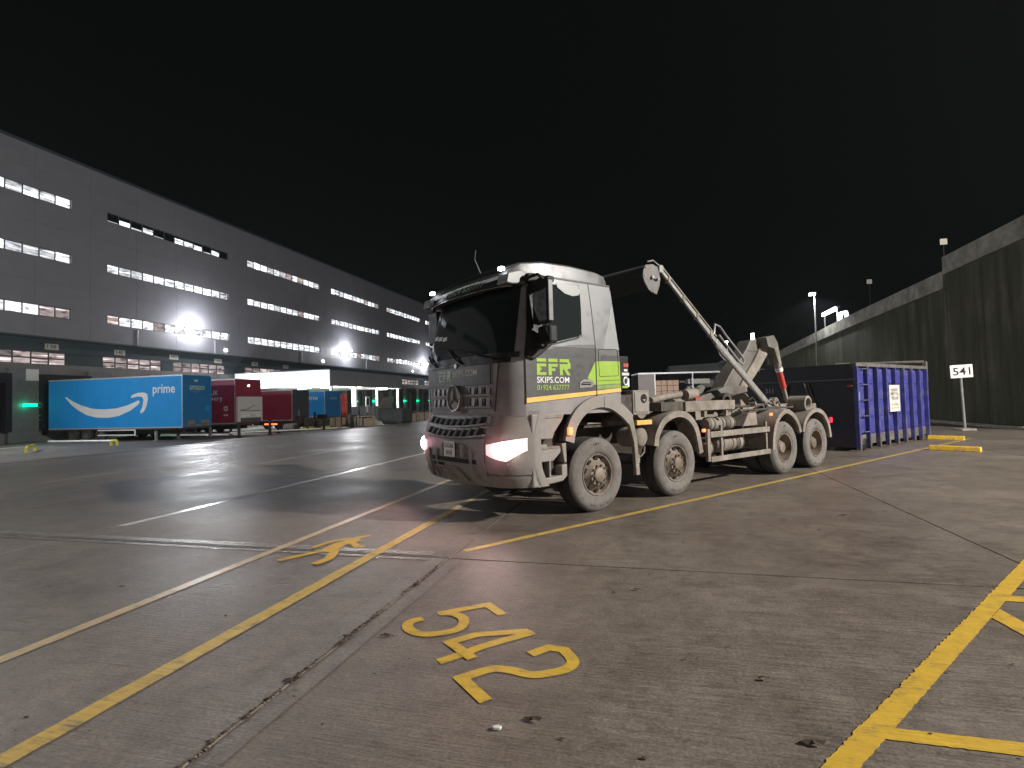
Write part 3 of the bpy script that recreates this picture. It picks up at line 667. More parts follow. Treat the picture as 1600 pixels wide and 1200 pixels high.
m = MB(); m.box(0.221, 0.25, 0.3, 2.5, 1.75, 1.82); m.box(0.221, 0.28, 0.35, 0.75, 1.45, 1.65); m.box(0.221, 0.28, 1.9, 2.4, 1.48, 1.66); m.box(0.221, 0.28, 0.9, 1.2, 1.5, 1.66); m.build("connector", M['white'], cu)
m = MB(); m.box(0.221, 0.26, 0.3, 2.5, 1.12, 1.42); m.build("unit_base", M['frame'], cu)
m = MB(); m.tube([(0.24, 0.3, 2.02), (0.27, 1.0, 2.1), (0.27, 1.7, 2.4)], 0.02, 5); m.tube([(0.24, 0.3, 2.0), (0.27, 1.3, 1.95), (0.27, 2.5, 1.98)], 0.02, 5); m.build("cable", M['black'], cu)
text("UK", 1, M['white'], t2, XY, (-1.9, -0.024, 3.42), width=0.75, height=0.36, bold=0.0, name="side_lettering")
text("delivery", 1, M['white'], t2, XY, (-2.1, -0.024, 2.93), width=1.9, height=0.46, bold=0.0, name="side_lettering")
m = MB(); m.box(-1.05, -0.7, -0.006, -0.001, 2.0, 2.35); m.box(-1.08, -0.66, -0.006, -0.001, 1.62, 1.72); m.build("crown_emblem", M['fridge'], t2)
m = MB(); m.box(-0.96, -0.79, -0.01, -0.006, 2.1, 2.26); m.build("emblem_centre", M['trailer_red'], t2)
m = MB(); m.box(0.001, 0.03, 1.35, 1.5, 3.9, 4.0); m.build("marker_lamp", M['lamp_soft'], t2)
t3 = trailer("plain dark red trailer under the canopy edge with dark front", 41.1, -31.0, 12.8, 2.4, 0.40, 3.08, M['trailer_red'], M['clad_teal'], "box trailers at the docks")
m = MB(); m.box(-2.9, -1.5, -0.015, -0.011, 0.62, 0.75); m.build("marker_lamp", M['lamp_orange'], t3)
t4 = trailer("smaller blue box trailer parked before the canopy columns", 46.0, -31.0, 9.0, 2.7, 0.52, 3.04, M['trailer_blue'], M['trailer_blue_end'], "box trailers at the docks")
text("prime", 1, M['white'], t4, XY, (-1.75, -0.004, 2.95), width=1.9, height=0.55, bold=0.012, name="side_lettering")
text("amazon", 1, M['lime_pale'], t4, ((0, 1, 0), (0, 0, 1)), (0.003, 1.4, 2.95), width=1.2, height=0.22, name="front_lettering")
box("front_notice", M['trailer_blue_end'], t4, 0.001, 0.01, 1.3, 1.9, 1.25, 1.6)

# ------------------------------------------------------------------ yard furniture by the docks
def guard_rail(label, pts, loops, z0):
    t = thing("guard_rail", label, "guard rail", (pts[0][0], pts[0][1], z0), 0, "pipe guard rails by the docks")
    ox, oy = pts[0]
    m = MB(); m.tube([(x - ox, y - oy, 0.30) for x, y in pts], 0.07, 8); m.build("rail", M['rail_white'], t, smooth=True)
    for (x, y), (dx, dy) in loops:
        x -= ox; y -= oy
        m = MB(); m.tube([(x, y, 0.0), (x, y, 0.22), (x + dx * 0.12, y + dy * 0.12, 0.33), (x + dx * 0.8, y + dy * 0.8, 0.33), (x + dx, y + dy, 0.22), (x + dx, y + dy, 0.0)], 0.08, 8); m.build("end_loop", M['rail_yellow'], t, smooth=True)
    return t
guard_rail("white pipe guard rail with yellow end loops running off the left edge", [(-33.7, 15.0), (-33.7, 21.9)], [((-33.7, 22.0), (-1.6, 1.5))], -0.6)
guard_rail("white pipe guard rail with yellow end in front of the first blue trailer", [(-38.9, 26.7), (-33.4, 26.9)], [((-33.8, 26.9), (0.5, 0.0))], -0.6)
guard_rail("long low white pipe rail in front of the two red trailers", [(-30.6, 33.4), (-24.6, 40.6)], [((-28.2, 38.4), (0.2, 0.5))], -0.55)
guard_rail("short yellow pipe rail at the far docks beside the truck cab", [(-33.6, 66.5), (-32.6, 74)], [((-33.6, 65.6), (0, 1.2)), ((-32.6, 74), (0, 1.0))], -0.6)
st0 = None
for k, (x, y, z) in enumerate(((-25.5, 28.6, -0.3), (-24.5, 30.2, -0.25), (-28.9, 36.6, -0.5), (-27.5, 37.2, -0.4), (-26.0, 38.4, -0.35), (-23.2, 38.0, -0.18))):
    labs = ["left post of the pair below the first red trailer", "right post of the pair below the first red trailer", "black post left of the generator pile", "black post at the corner of the second blue trailer", "black post in front of the small blue trailer", "black post standing before the cardboard bales"]
    if st0 is None:
        st0 = thing("bollard", "x", "bollard", (x, y, z), 0, "black bollards along the apron")
        m = MB(); m.cyl((0, 0, 0), (0, 0, 1.0), 0.09, n=12); m.build("post", M['black'], st0, smooth=True)
        m = MB(); m.cyl((0, 0, 0), (0, 0, 0.07), 0.19, n=12); m.build("foot", M['black'], st0); s = st0
    else:
        s = copy_tree(st0); s.location = (x, y, z)
    s['label'] = "black bollard, " + labs[k] if not labs[k].startswith("black") else labs[k].replace("black post", "black bollard")
# bales of cardboard
def bale_pile(label, x, y, z, n, s, rz, seed):
    t = thing("cardboard_bale", label, "bale", (x, y, z), rz, "cardboard bales by the canopy")
    r = random.Random(seed)
    m = MB(); N = 10
    L, W, H = s
    for i in range(5):
        a0 = -L / 2 + L * i / 5; a1 = a0 + L / 5 - 0.03
        m.box(a0, a1, -W / 2 + r.uniform(0, .06), W / 2 - r.uniform(0, .06), 0.02, H - r.uniform(0, .12))
    m.build("bundle", M['cardboard'], t, bev=0.03)
    m = MB(); m.box(-L / 2 - 0.02, L / 2 + 0.02, -W / 2 - 0.012, W / 2 + 0.012, 0, 0.018); m.build("pallet", M['dusty_dark'], t)
    m = MB()
    for i in (-0.28, 0.0, 0.28): m.box(L * i - 0.015, L * i + 0.015, -W / 2 - 0.008, W / 2 + 0.008, 0.01, H + 0.005)
    m.build("strap", M['black'], t)
bale_pile("squat cardboard bale right of the small blue trailer", -26.6, 41.3, -0.36, 2, (1.8, 1.1, 1.0), 0.2, 1)
bale_pile("long row of tied cardboard in front of the canopy", -23.9, 40.6, -0.2, 3, (2.6, 1.2, 0.95), -0.5, 2)
bale_pile("low broken bale nearest the road before the canopy", -23.0, 39.5, -0.16, 3, (1.3, 1.0, 0.75), -0.3, 3)
bale_pile("reddish bale stack at the far end of the canopy", -23.6, 50.0, -0.2, 3, (3.4, 1.3, 0.9), 1.0, 4)
bn = thing("refuse_bin", "dark green open skip bin with raised lid before the canopy", "bin", (-22.1, 43.2, -0.12), D2R(-12))
m = MB(); m.prism([(-1.3, 0.25), (-1.1, 0.0), (1.1, 0.0), (1.35, 0.25), (1.35, 1.3), (-1.35, 1.3)], 'y', -0.7, 0.7); m.build("bin_body", M['bin_green'], bn, bev=0.02)
m = MB(); m.box(-0.1, 1.2, -0.7, 0.7, 0, 0.04, Matrix.Translation((-1.25, 0, 1.3)) @ Matrix.Rotation(D2R(-58), 4, 'Y')); m.build("lid", M['galv'], bn)
m = MB(); m.box(-1.4, 1.4, -0.74, 0.74, 1.301, 1.37); m.build("rim", M['dusty_dark'], bn)
cl_ = thing("wrapped_waste_pile", "low heap of pale plastic wrap beside the dark green bin", "waste", (-23.9, 42.2, -0.18))
m = MB(); bmesh.ops.create_icosphere(m.bm, subdivisions=3, radius=0.8)
for v in m.bm.verts: v.co = Vector((v.co.x * 1.2, v.co.y * 0.7, max(0, v.co.z * 0.75))) * (1 + 0.16 * math.sin(v.co.x * 9 + v.co.y * 7))
m.build("wrap", M['bag'], cl_, smooth=True)
gn = thing("yard_sweeper", "small dark yard machine with yellow base before the small blue trailer", "machine", (-27.9, 40.2, -0.42))
m = MB(); m.box(-0.9, 0.9, -0.6, 0.6, 0.3, 0.95); m.build("body", M['dusty_dark'], gn, bev=0.05)
m = MB(); m.box(-0.95, 0.95, -0.65, 0.65, 0.12, 0.3); m.build("base", M['rail_yellow'], gn, bev=0.03)
m = MB(); m.cyl((-0.2, 0, 0.95), (-0.2, 0, 1.5), 0.1); m.box(0.2, 0.8, -0.3, 0.3, 0.95, 1.3); m.build("engine_cover", M['black'], gn, bev=0.02)
for x in (-0.6, 0.6): disc_wheel(gn, x, -0.7, 0.2, 0.2, 0.15)
gn2 = thing("pump_unit", "dark pump unit with pale tank behind the left black bollard", "machine", (-31.3, 42.0, -0.58))
m = MB(); m.box(-0.8, 0.8, -0.5, 0.5, 0.35, 1.35); m.build("body", M['dusty_dark'], gn2, bev=0.05)
m = MB(); m.cyl((-0.7, -0.55, 0.42), (0.7, -0.55, 0.42), 0.28, n=16); m.build("tank", M['bag'], gn2, smooth=True)
m = MB(); m.cyl((0.3, 0, 1.35), (0.3, 0, 1.9), 0.06); m.build("exhaust", M['galv'], gn2)
# crate stack, hoarding, sign board near the canopy
cs = thing("crate_stack", "stack of red plastic crates under the canopy", "crate stack", (-33.9, 52.9, -0.6))
for i in range(4):
    for j in range(5):
        m = MB(); m.box(-0.4, 0.4, -0.28, 0.28, 0, 0.48); o = m.build("crate", M['crate_red'], cs, bev=0.02); o.location = (-0.1 + 0, 0.64 * (i - 1.5), 0.9 + 0.52 * j)
m = MB(); m.box(-0.5, 0.4, -1.4, 1.4, 0, 0.88); m.build("crate_trolley", M['frame'], cs)
for k in range(5):
    h = box("hoarding_panel", M['lilac_grey'], None, -0.03, 0.03, -0.62, 0.62, 0, 2.05)
    h.location = (-30.4 + 0.22 * k, 50.4 + 1.3 * k, -0.6)
    tag(h, ["grey hoarding panel next to the small blue trailer", "second grey hoarding panel from the small blue trailer", "middle one of five grey hoarding panels", "fourth grey hoarding panel behind the bales", "last grey hoarding panel behind the dark bin"][k], "panel", "grey hoarding panels by the canopy")
sb = thing("pedestrian_board", "black and white board on a stand between canopy columns", "sign", (-33.2, 57.9, -0.6))
m = MB(); m.box(-0.03, 0.03, -0.45, 0.45, 1.2, 3.2); m.build("board", M['white'], sb); m = MB(); m.box(0.031, 0.04, -0.28, 0.28, 2.2, 3.0); m.build("board_print", M['black'], sb)
m = MB(); m.cyl((0, 0, 0), (0, 0, 1.2), 0.04); m.build("stand", M['black'], sb)

# ------------------------------------------------------------------ retaining wall / ramp at the right
rw = thing("ramp_retaining_wall", "tall algae-stained concrete ramp wall with pale coping at the right", "wall", (14.1, 30, 0))
prof = [(22, 8.24), (23, 8.24), (31.0, 8.13), (31.02, 7.45), (44, 7.23), (52, 7.0), (65, 6.62), (85, 5.6), (110, 4.4), (140, 2.6)]
def top(y):
    for (a, za), (b, zb) in zip(prof, prof[1:]):
        if a <= y <= b: return za + (zb - za) * (y - a) / (b - a)
    return prof[-1][1]
y = 22.0; k = 0
while y < 139:
    y1 = min(y + 3.0, 140); 
    m = MB(); m.prism([(y + 0.012 - 30, -0.2), (y1 - 0.012 - 30, -0.2), (y1 - 0.012 - 30, top(y1) - 0.86), (y + 0.012 - 30, top(y + 0.03) - 0.86)], 'x', 0.0, 0.5)
    m.build("concrete_panel", M['wall'], rw, bev=0.012)
    if abs(y - 29) > 3.1 or True:
        pts = [(y + 0.008 - 30, top(y + 0.03) - 0.86), (y1 - 0.008 - 30, top(y1 - 0.001) - 0.86), (y1 - 0.008 - 30, top(y1 - 0.001)), (y + 0.008 - 30, top(y + 0.03))]
        m = MB(); m.prism(pts, 'x', -0.12, 0.6); m.build("coping_stone", M['parapet'], rw, bev=0.01)
    y = y1
box("ramp_deck", M['strip'], rw, 0.61, 40, -58, 110, -0.1, 2.0) if False else None
m = MB(); m.prism([(-7.4, -0.3), (110, -0.3), (110, 1.6), (55, 5.4), (20, 6.2), (1.5, 6.3), (-7.4, 6.5)], 'x', 0.61, 45); m.build("ramp_deck", M['strip'], rw)
# kerb and planted strip at the foot of the wall
kb = thing("wall_kerb", "low concrete kerb along the foot of the stained wall", "kerb", (13.2, 30, 0))
y = -20
while y < 90:
    m = MB(); m.box(-0.08, 0.08, y + 0.01 - 30, y + 1.99 - 30, -0.02, 0.13); m.build("kerb_stone", M['parapet'], kb, bev=0.02); y += 2
struct(box("verge_soil", simple("dark_soil", (0.03, 0.033, 0.02), 0.95, var=0.5, scale=12, bump=0.8), None, 13.29, 14.09, -20, 90, 0.002, 0.07))
# sign 541
sg = thing("bay_sign", "white bay sign reading 541 on a grey leaning post", "sign", (11.53, 24.5, 0), D2R(6)); sg.rotation_euler = (D2R(1.0), D2R(-2.2), D2R(8))
m = MB(); m.cyl((0, 0, 0), (0, 0, 2.2), 0.045, n=12); m.build("post", M['galv'], sg, smooth=True)
m = MB(); m.box(-0.40, 0.40, -0.07, -0.05, 2.02, 2.52); m.build("sign_plate", M['white'], sg, bev=0.01)
text("541", 1, M['black'], sg, XY, (0, -0.071, 2.27), width=0.62, height=0.30, bold=0.012, name="bay_number")
box("post_base", M['parapet'], sg, -0.25, 0.25, -0.25, 0.25, -0.005, 0.06)
# wheel stops
def wheel_stop(label, x, y, L, rz):
    t = thing("wheel_stop", label, "wheel stop", (x, y, 0), rz, "yellow wheel stops")
    m = MB(); m.prism([(-0.09, 0.0), (0.09, 0.0), (0.055, 0.125), (-0.055, 0.125)], 'x', -L / 2, L / 2); m.build("stop_block", M['stop_yellow'], t, bev=0.015)
    m = MB()
    for s in (-0.35, 0.35): m.cyl((s * L, 0, 0.12), (s * L, 0, 0.13), 0.02, n=8)
    m.build("bolt", M['galv'], t)
wheel_stop("nearer yellow wheel stop beside the bay line", 7.36, 16.17, 1.05, D2R(-36))
wheel_stop("farther yellow wheel stop behind the bay line", 8.82, 19.85, 0.92, D2R(-36))

# ------------------------------------------------------------------ lamp posts and lit things beyond
def lamp_post(label, x, y, z0, z1, watts, group="lit lamp posts", arm=0.0, rs=0.22):
    t = thing("lamp_post", label, "lamp post", (x, y, z0), 0, group)
    h = z1 - z0
    m = MB(); m.cyl((0, 0, 0), (0, 0, h), 0.09, 0.05, n=10); m.build("post", M['galv'], t, smooth=True)
    m = MB(); m.box(-arm - 0.35, 0.15, -0.14, 0.14, h, h + 0.12); hd = m.build("lamp_head", M['galv'], t, bev=0.02)
    m = MB(); m.box(-arm - 0.36, 0.05, -0.16, 0.16, h - 0.14, h - 0.001); m.build("lamp_lens", M['lamp_white'], hd)
    ld = bpy.data.lights.new("lamp_light", 'SPOT'); ld.spot_size = D2R(145); ld.spot_blend = 0.35; ld.energy = watts; ld.color = (0.95, 0.98, 1.0); ld.shadow_soft_size = rs
    lo = bpy.data.objects.new("lamp_light", ld); COL.objects.link(lo); lo.parent = t; lo.location = (-arm - 0.2, -0.25, h - 0.3)
    return t
lamp_post("tall bright lamp post standing against the ramp wall", 13.3, 50.0, 0, 10.0, 2000)
lamp_post("left and lower of the two small lamps beyond the loaded trailer", 2.6, 112, -0.7, 6.6, 200)
lamp_post("taller right one of the two small lamps beyond the loaded trailer", 3.4, 100, -0.7, 6.9, 250)
lamp_post("distant lamp post seen behind the hook loader arm", 12.4, 98, -0.7, 10.9, 900)
ar = thing("ramp_portal", "white portal arch made to glow as if lit on the ramp above the wall", "portal", (16.0, 52.5, 6.3))
m = MB(); m.tube([(0, -1.9, 0), (0, -1.9, 1.5), (0, -1.5, 2.2), (0, 0.1, 2.3), (0, 0.5, 1.6), (0, 0.6, 0)], 0.22, 8); m.build("arch_frame", emis("glowing_white_arch", (0.85, 0.9, 1.0), 2.2), ar, smooth=True)  # arch frame glows by itself to stand for lamplight on it
m = MB(); m.box(-0.2, 0.3, 1.2, 5.8, 3.2, 3.35); m.build("canopy_roof", M['clad_teal'], ar)
m = MB(); m.box(-0.3, -0.05, 1.2, 5.8, 2.85, 3.19); m.build("strip_light", M['lamp_soft'], ar)
m = MB(); m.box(-0.05, 0.05, 1.1, 1.25, 0, 3.2); m.box(-0.05, 0.05, 5.7, 5.85, 0, 3.2); m.build("canopy_leg", M['galv'], ar)
ld = bpy.data.lights.new("portal_light", 'POINT'); ld.energy = 500; ld.shadow_soft_size = 0.3; ld.color = (0.9, 0.95, 1)
lo = bpy.data.objects.new("portal_light", ld); COL.objects.link(lo); lo.parent = ar; lo.location = (-0.8, 1.2, 2.6)
ar.scale = (0.8, 0.8, 0.8); ar.location.z += 0.35
cb = thing("site_cabin_lights", "cluster of bright work lights far behind the hook loader arm", "work lights", (15.2, 92, 0))
for i, (dx, z, w, h) in enumerate(((0, 9.9, 0.5, 1.5), (0.9, 9.2, 0.8, 0.6), (1.8, 8.6, 0.9, 0.4), (0.3, 8.4, 0.25, 0.5))):
    m = MB(); m.box(dx, dx + w, 0, 0.1, z, z + h, Matrix.Translation((0, 0, 0)) @ Matrix.Rotation(0.0, 4, 'Y')); m.build("work_lamp", M['lamp_soft'], cb)
m = MB(); m.box(-0.3, 3.2, 0.11, 0.3, -0.7, 8.3); m.box(0, 0.15, 0.2, 0.3, 8.3, 11.4); m.build("frame", M['dark_building'], cb)
for (y, z, lab) in ((32.0, 9.14, "small white plate on a thin post above the near step of the ramp wall"), (41.8, 9.15, "small white plate on a thin post farther along the ramp wall")):
    t = thing("marker_plate", lab, "sign", (14.55, y, 6.2), 0, "marker plates on the ramp")
    m = MB(); m.cyl((0, 0, 0), (0, 0, z - 6.2), 0.025, n=6); m.build("post", M['black'], t)
    m = MB(); m.box(-0.16, 0.16, -0.03, -0.026, z - 6.35, z - 6.05); m.build("plate", M['white_dirty'], t)
# curtain-sided trailer loaded with goods behind the truck
lt = thing("open_sided_trailer", "open-sided grey trailer loaded with wrapped pallets behind the truck", "trailer", (-1.2, 45.1, 0), D2R(14.6))
m = MB(); m.box(0, 1.3, 0, 0.08, 0.75, 3.5); m.build("end_panel", simple("pale_lilac_panel", (0.40, 0.36, 0.37), 0.6, var=0.08), lt)
m = MB(); m.box(0, 7.4, 0, 2.5, 3.501, 3.62); m.build("roof", M['trim_alu'], lt)
m = MB(); m.box(0, 7.4, 0, 2.5, 0.6, 0.78); m.build("deck", M['dusty'], lt)
m = MB(); m.box(0, 7.4, 2.45, 2.5, 0.78, 3.5); m.build("far_curtain", M['frame'], lt)
for x in (1.31, 4.4, 7.3):
    m = MB(); m.box(x, x + 0.09, -0.01, 0.09, 0.78, 3.5); m.build("pillar", M['trim_alu'], lt)
for k in range(5): disc_wheel(lt, 0.9 + 1.35 * k, 0.1, 0.48)
goods = 0
for i, (x0, z1) in enumerate(((1.42, 3.0), (2.4, 3.0), (3.4, 2.35), (4.4, 2.15), (5.4, 1.75))):
    z = 0.79
    while z < z1 - 0.3:
        for q in range(2):
            o = box("goods_carton", M['goods'], None, 0, 0.46, 0, 0.8, 0, 0.42, bev=0.03); o.parent = lt; o.location = (x0 + 0.48 * q, 0.12 + random.uniform(0, 0.05), z)
        z += 0.44
for x in (4.45, 5.3, 6.1):
    m = MB(); bmesh.ops.create_icosphere(m.bm, subdivisions=3, radius=0.42)
    for v in m.bm.verts: v.co = Vector((v.co.x, v.co.y, v.co.z * 0.9)); 
    o = m.build("bulk_bag", M['bag'], lt, smooth=True); o.location = (x, 0.7, 2.15 if x < 6 else 1.95)
box("bulk_bag_sheet", M['bag'], lt, 4.2, 6.0, 0.4, 1.4, 2.62, 3.05, bev=0.06)
lamps = MB(); lamps.box(1.9, 2.0, -0.03, -0.011, 0.64, 0.74); lamps.box(2.3, 2.4, -0.03, -0.011, 0.64, 0.74); lamps.build("tail_lamp", M['lamp_red'], lt)
m = MB(); m.box(0.2, 0.32, -0.03, -0.011, 0.84, 0.96); m.build("marker_lamp", M['lamp_blue'], lt)
db = thing("dark_shed", "unlit grey sheds in the distance behind the hook loader", "building", (7.2, 74, -0.7))
m = MB(); m.box(-5, 7, 0, 14, 0, 6.2); m.build("shed_wall", M['dark_building'], db)
m = MB(); m.prism([(-5.2, 6.201), (7.2, 6.201), (7.2, 7.1), (2.2, 7.3), (2.2, 6.6), (-5.2, 6.4)], 'y', -0.2, 14.2); m.build("shed_roof", M['dark_building'], db)
m = MB(); m.box(-3, -1.4, -0.05, -0.001, 0.4, 4.2); m.box(1.8, 3.4, -0.05, -0.001, 0.4, 4.2); m.build("shed_door", M['frame'], db)
m = MB(); m.box(3.9, 4.1, -0.08, -0.02, 3.8, 5.8); m.build("shed_lamp", M['fridge'], db)

# ------------------------------------------------------------------ blue roll-off container
ct = thing("rolloff_container", "open-top blue ribbed waste container with white notice behind the truck", "container", (5.14, 15.94, 0), math.atan2(0.78315, 0.62183))
CL, CW, CH = 5.45, 2.72, 2.34
box("side_wall", M['blue_steel'], ct, 0.05, CL - 0.05, 0.06, 0.10, 0.42, CH - 0.1)
box("side_wall", M['blue_shaded'], ct, 0.05, CL - 0.05, CW - 0.10, CW - 0.06, 0.42, CH - 0.1)
box("skirt_plate", M['edge_steel'], ct, 0.05, CL - 0.05, 0.05, 0.11, 0.16, 0.419)
box("front_wall", M['blue_shaded'], ct, 0.0, 0.049, 0.05, CW - 0.05, 0.10, CH - 0.46)
box("front_wall_upper", M['blue_shaded'], ct, -0.004, 0.03, 0.05, CW - 0.05, CH - 0.42, CH - 0.02)
box("front_beam", M['frame'], ct, -0.05, 0.04, 0.0, CW, CH - 0.46, CH - 0.42)
box("rear_door", M['blue_shaded'], ct, CL - 0.05, CL + 0.0, 0.05, CW - 0.05, 0.12, CH - 0.05)
box("floor", M['edge_steel'], ct, 0.05, CL - 0.05, 0.11, CW - 0.11, 0.14, 0.22)
m = MB(); m.box(-0.03, CL + 0.03, -0.03, 0.12, CH - 0.1, CH); m.box(-0.03, CL + 0.03, CW - 0.12, CW + 0.03, CH - 0.1, CH)
m.box(CL - 0.08, CL + 0.031, 0.12, CW - 0.12, CH - 0.1, CH - 0.001); m.build("top_rail", M['edge_steel'], ct, bev=0.012)
m = MB(); m.box(CL - 0.03, CL + 0.09, -0.02, 0.10, CH - 0.5, CH + 0.16); m.box(CL - 0.02, CL + 0.06, CW - 0.12, CW, CH - 0.4, CH + 0.2); m.tube([(CL - 0.02, 0.05, CH + 0.15), (CL - 1.0, CW - 0.4, CH + 0.20)], 0.05, 6); m.build("tailgate_frame", M['edge_steel'], ct, bev=0.01)
ribs = [0.0, 0.66, 1.32, 1.98, 2.66, 3.34, 4.02, 4.70, 5.36]
for i, s in enumerate(ribs):
    m = MB(); m.box(s - 0.045, s + 0.045, -0.05, 0.0499, 0.10, CH - 0.101); m.build("side_rib", M['blue_steel'], ct, bev=0.008)
    m = MB(); m.box(s - 0.04, s + 0.04, -0.06, 0.049, 0.04, 0.40); m.build("rib_foot", M['edge_steel'], ct, bev=0.008)
    if i < len(ribs) - 1:
        for k in range(4):
            z0 = 0.45 + k * 0.445
            w = ribs[i + 1] - s
            m = MB(); a = s + 0.11; b = s + w - 0.11; z1 = z0 + 0.40
            m.prism([(a, z0), (b, z0), (b, z1 - 0.07), (b - 0.06, z1), (a + 0.06, z1), (a, z1 - 0.07)], 'y', 0.032, 0.0599); m.build("pressed_panel", M['blue_steel'], ct, bev=0.012)
for k in range(5):
    m = MB(); m.tube([(0.3, -0.03, 0.5 + 0.42 * k), (0.62, -0.03, 0.5 + 0.42 * k)], 0.014, 6); m.build("ladder_rung", M['edge_steel'], ct)
nt_ = box("notice_board", M['white_dirty'], ct, 2.02, 2.80, -0.075, -0.055, 0.98, 1.74)
for z, w, h, tx in ((1.60, 0.54, 0.085, "BONDED"), (1.50, 0.54, 0.06, "METAL"), (1.36, 0.48, 0.075, "RECYCLING"), (1.18, 0.50, 0.045, "ENQUIRIES"), (1.08, 0.54, 0.03, "01924")):
    text(tx, 1, M['frame'], nt_, XY, (2.41, -0.0755, z), width=w, height=h, bold=0.01, name="notice_print")
box("label_plate", M['white'], ct, 0.13, 0.24, 0.02, 0.031, 1.33, 1.56)
BL = ((0, -1, 0), (0, 0, 1))
text("311", 1, M['fridge'], ct, BL, (-0.0005, 2.33, 1.66), width=0.24, height=0.13, name="container_number")
m = MB(); m.box(-0.06, -0.001, 0.08, 0.20, 1.70, 1.75); m.build("reflector", simple("dull_red_reflector", (0.35, 0.07, 0.06), 0.4), ct, bev=0.01)
m = MB(); m.tube([(-0.05, 1.78, 1.84), (-0.06, 1.95, 1.2)], 0.022, 6); m.tube([(-0.05, 1.30, 1.84), (-0.06, 1.15, 1.35)], 0.02, 6); m.tube([(-0.03, 1.22, 1.84), (-0.03, 0.93, 0.9), (-0.03, 0.82, 0.65)], 0.016, 6); m.build("hook_bracket", M['edge_steel'], ct)
for s in (0.5, 4.9):
    m = MB(); m.cyl((s, 0.05, 0.17), (s, 0.30, 0.17), 0.17, n=20); m.build("ground_roller", M['black'], ct, bev=0.01)
m = MB(); m.box(0.05, CL - 0.1, 0.62, 0.78, 0.0, 0.139); m.box(0.05, CL - 0.1, 1.94, 2.10, 0.0, 0.139); m.build("skid_rail", M['edge_steel'], ct)

# ------------------------------------------------------------------ hook loader truck (local: x rearward, y to the far side, z up)
TR = thing("hook_loader_truck", "dusty grey eight-wheel hook loader truck with lime logo on its door", "truck", (-0.77175, 7.47553, 0), math.atan2(0.78315, 0.62183))
AX = (0.0, 1.747, 5.18, 6.506); WR = 0.515; W = 2.4

def ring(parent, name, rad, ph, ya, yb, r, n, mat, sx, side):
    if side < 0: return
    first = None
    for k in range(10):
        a = 2 * math.pi * (k + ph) / 10
        if first is None:
            m = MB(); m.cyl((0, ya, 0), (0, yb, 0), r, n=n); o = first = m.build(name, mat, parent)
        else: o = copy_obj(first)
        o.location = (sx + rad * math.cos(a), 0, WR - 0.003 + rad * math.sin(a))
def wheel(sx, rear, side=1, y0=0.0, name="wheel"):
    # side=1: outer face at y0 looking towards -y ; side=-1 mirrored
    def yy(v): return y0 + side * v
    w = MB(); r = WR
    prof = [(0.285, 0.035), (0.30, 0.012), (0.335, 0.0), (0.40, -0.008), (0.455, 0.0), (0.486, 0.02), (0.505, 0.05)]
    w.lathe_y([(a, yy(b)) for a, b in prof], 64, (sx, 0, WR - 0.003))
    t = w.build(name, M['tyre'], TR, smooth=True)
    m = MB(); pr = [(0.505, 0.05)]
    for k in range(5):
        u = 0.05 + k * 0.05
        pr += [(0.512, u), (0.512, u + 0.036), (0.500, u + 0.04), (0.500, u + 0.046)]
    pr += [(0.512, 0.30), (0.48, 0.33), (0.30, 0.33)]
    if rear:
        pr2 = pr + [(0.30, 0.36), (0.48, 0.36), (0.512, 0.39), (0.512, 0.64), (0.30, 0.66)]
    else: pr2 = pr
    m.lathe_y([(a, yy(b)) for a, b in pr2], 64, (sx, 0, WR - 0.003)); m.build("tread", M['tread'], t, smooth=True)
    if side > 0:
        for ang, tx in ((92, "AIR"), (-88, "385 65 R22")):
            for q, ch in enumerate(tx if ang > 0 else tx[::-1]):
                if ch == ' ': continue
                a = D2R(ang + (q - len(tx) / 2) * 6.2 * (-1 if ang > 0 else -1)); 
                X = Vector((math.sin(a), 0, -math.cos(a))) * (1 if ang > 0 else -1); Yd = Vector((math.cos(a), 0, math.sin(a))) * (1 if ang > 0 else -1)
                c = Vector((sx + 0.425 * math.cos(a), yy(-0.0085), WR - 0.003 + 0.425 * math.sin(a)))
                text(ch, 1, M['tread'], t, (X, Yd), c, width=0.026, height=0.034, name="sidewall_lettering")
    if not rear:
        m = MB(); m.lathe_y([(a, yy(b)) for a, b in [(0.287, 0.03), (0.283, 0.012), (0.268, 0.015), (0.255, 0.06), (0.235, 0.075), (0.20, 0.045), (0.155, 0.008), (0.148, -0.004), (0.105, -0.004), (0.10, -0.03), (0.085, -0.042), (0.001, -0.045)]], 56, (sx, 0, WR - 0.003))
        rm = m.build("rim", M['rim'], t, smooth=True)
        ring(rm, "hand_hole", 0.214, 0.5, yy(0.040), yy(0.09), 0.034, 14, M['hole'], sx, side)
        ring(rm, "wheel_nut", 0.126, 0.0, yy(-0.030), yy(0.0), 0.017, 6, M['dusty_dark'], sx, side)
    else:
        m = MB(); m.lathe_y([(a, yy(b)) for a, b in [(0.287, 0.03), (0.283, 0.01), (0.262, 0.015), (0.250, 0.10), (0.240, 0.20), (0.19, 0.215), (0.15, 0.20), (0.14, 0.12), (0.11, 0.07), (0.10, 0.055), (0.001, 0.05)]], 56, (sx, 0, WR - 0.003))
        rm = m.build("rim", M['rim'], t, smooth=True)
        ring(rm, "wheel_nut", 0.165, 0.0, yy(0.17), yy(0.21), 0.014, 6, M['dusty_dark'], sx, side)
        ring(rm, "hand_hole", 0.215, 0.5, yy(0.198), yy(0.23), 0.028, 10, M['hole'], sx, side)
    return t
for i, s in enumerate(AX):
    wheel(s, i > 1, 1, 0.0); wheel(s, i > 1, -1, W)
    m = MB(); m.cyl((s, 0.3, WR), (s, 2.1, WR), 0.09); m.build("axle", M['dusty_dark'], TR)

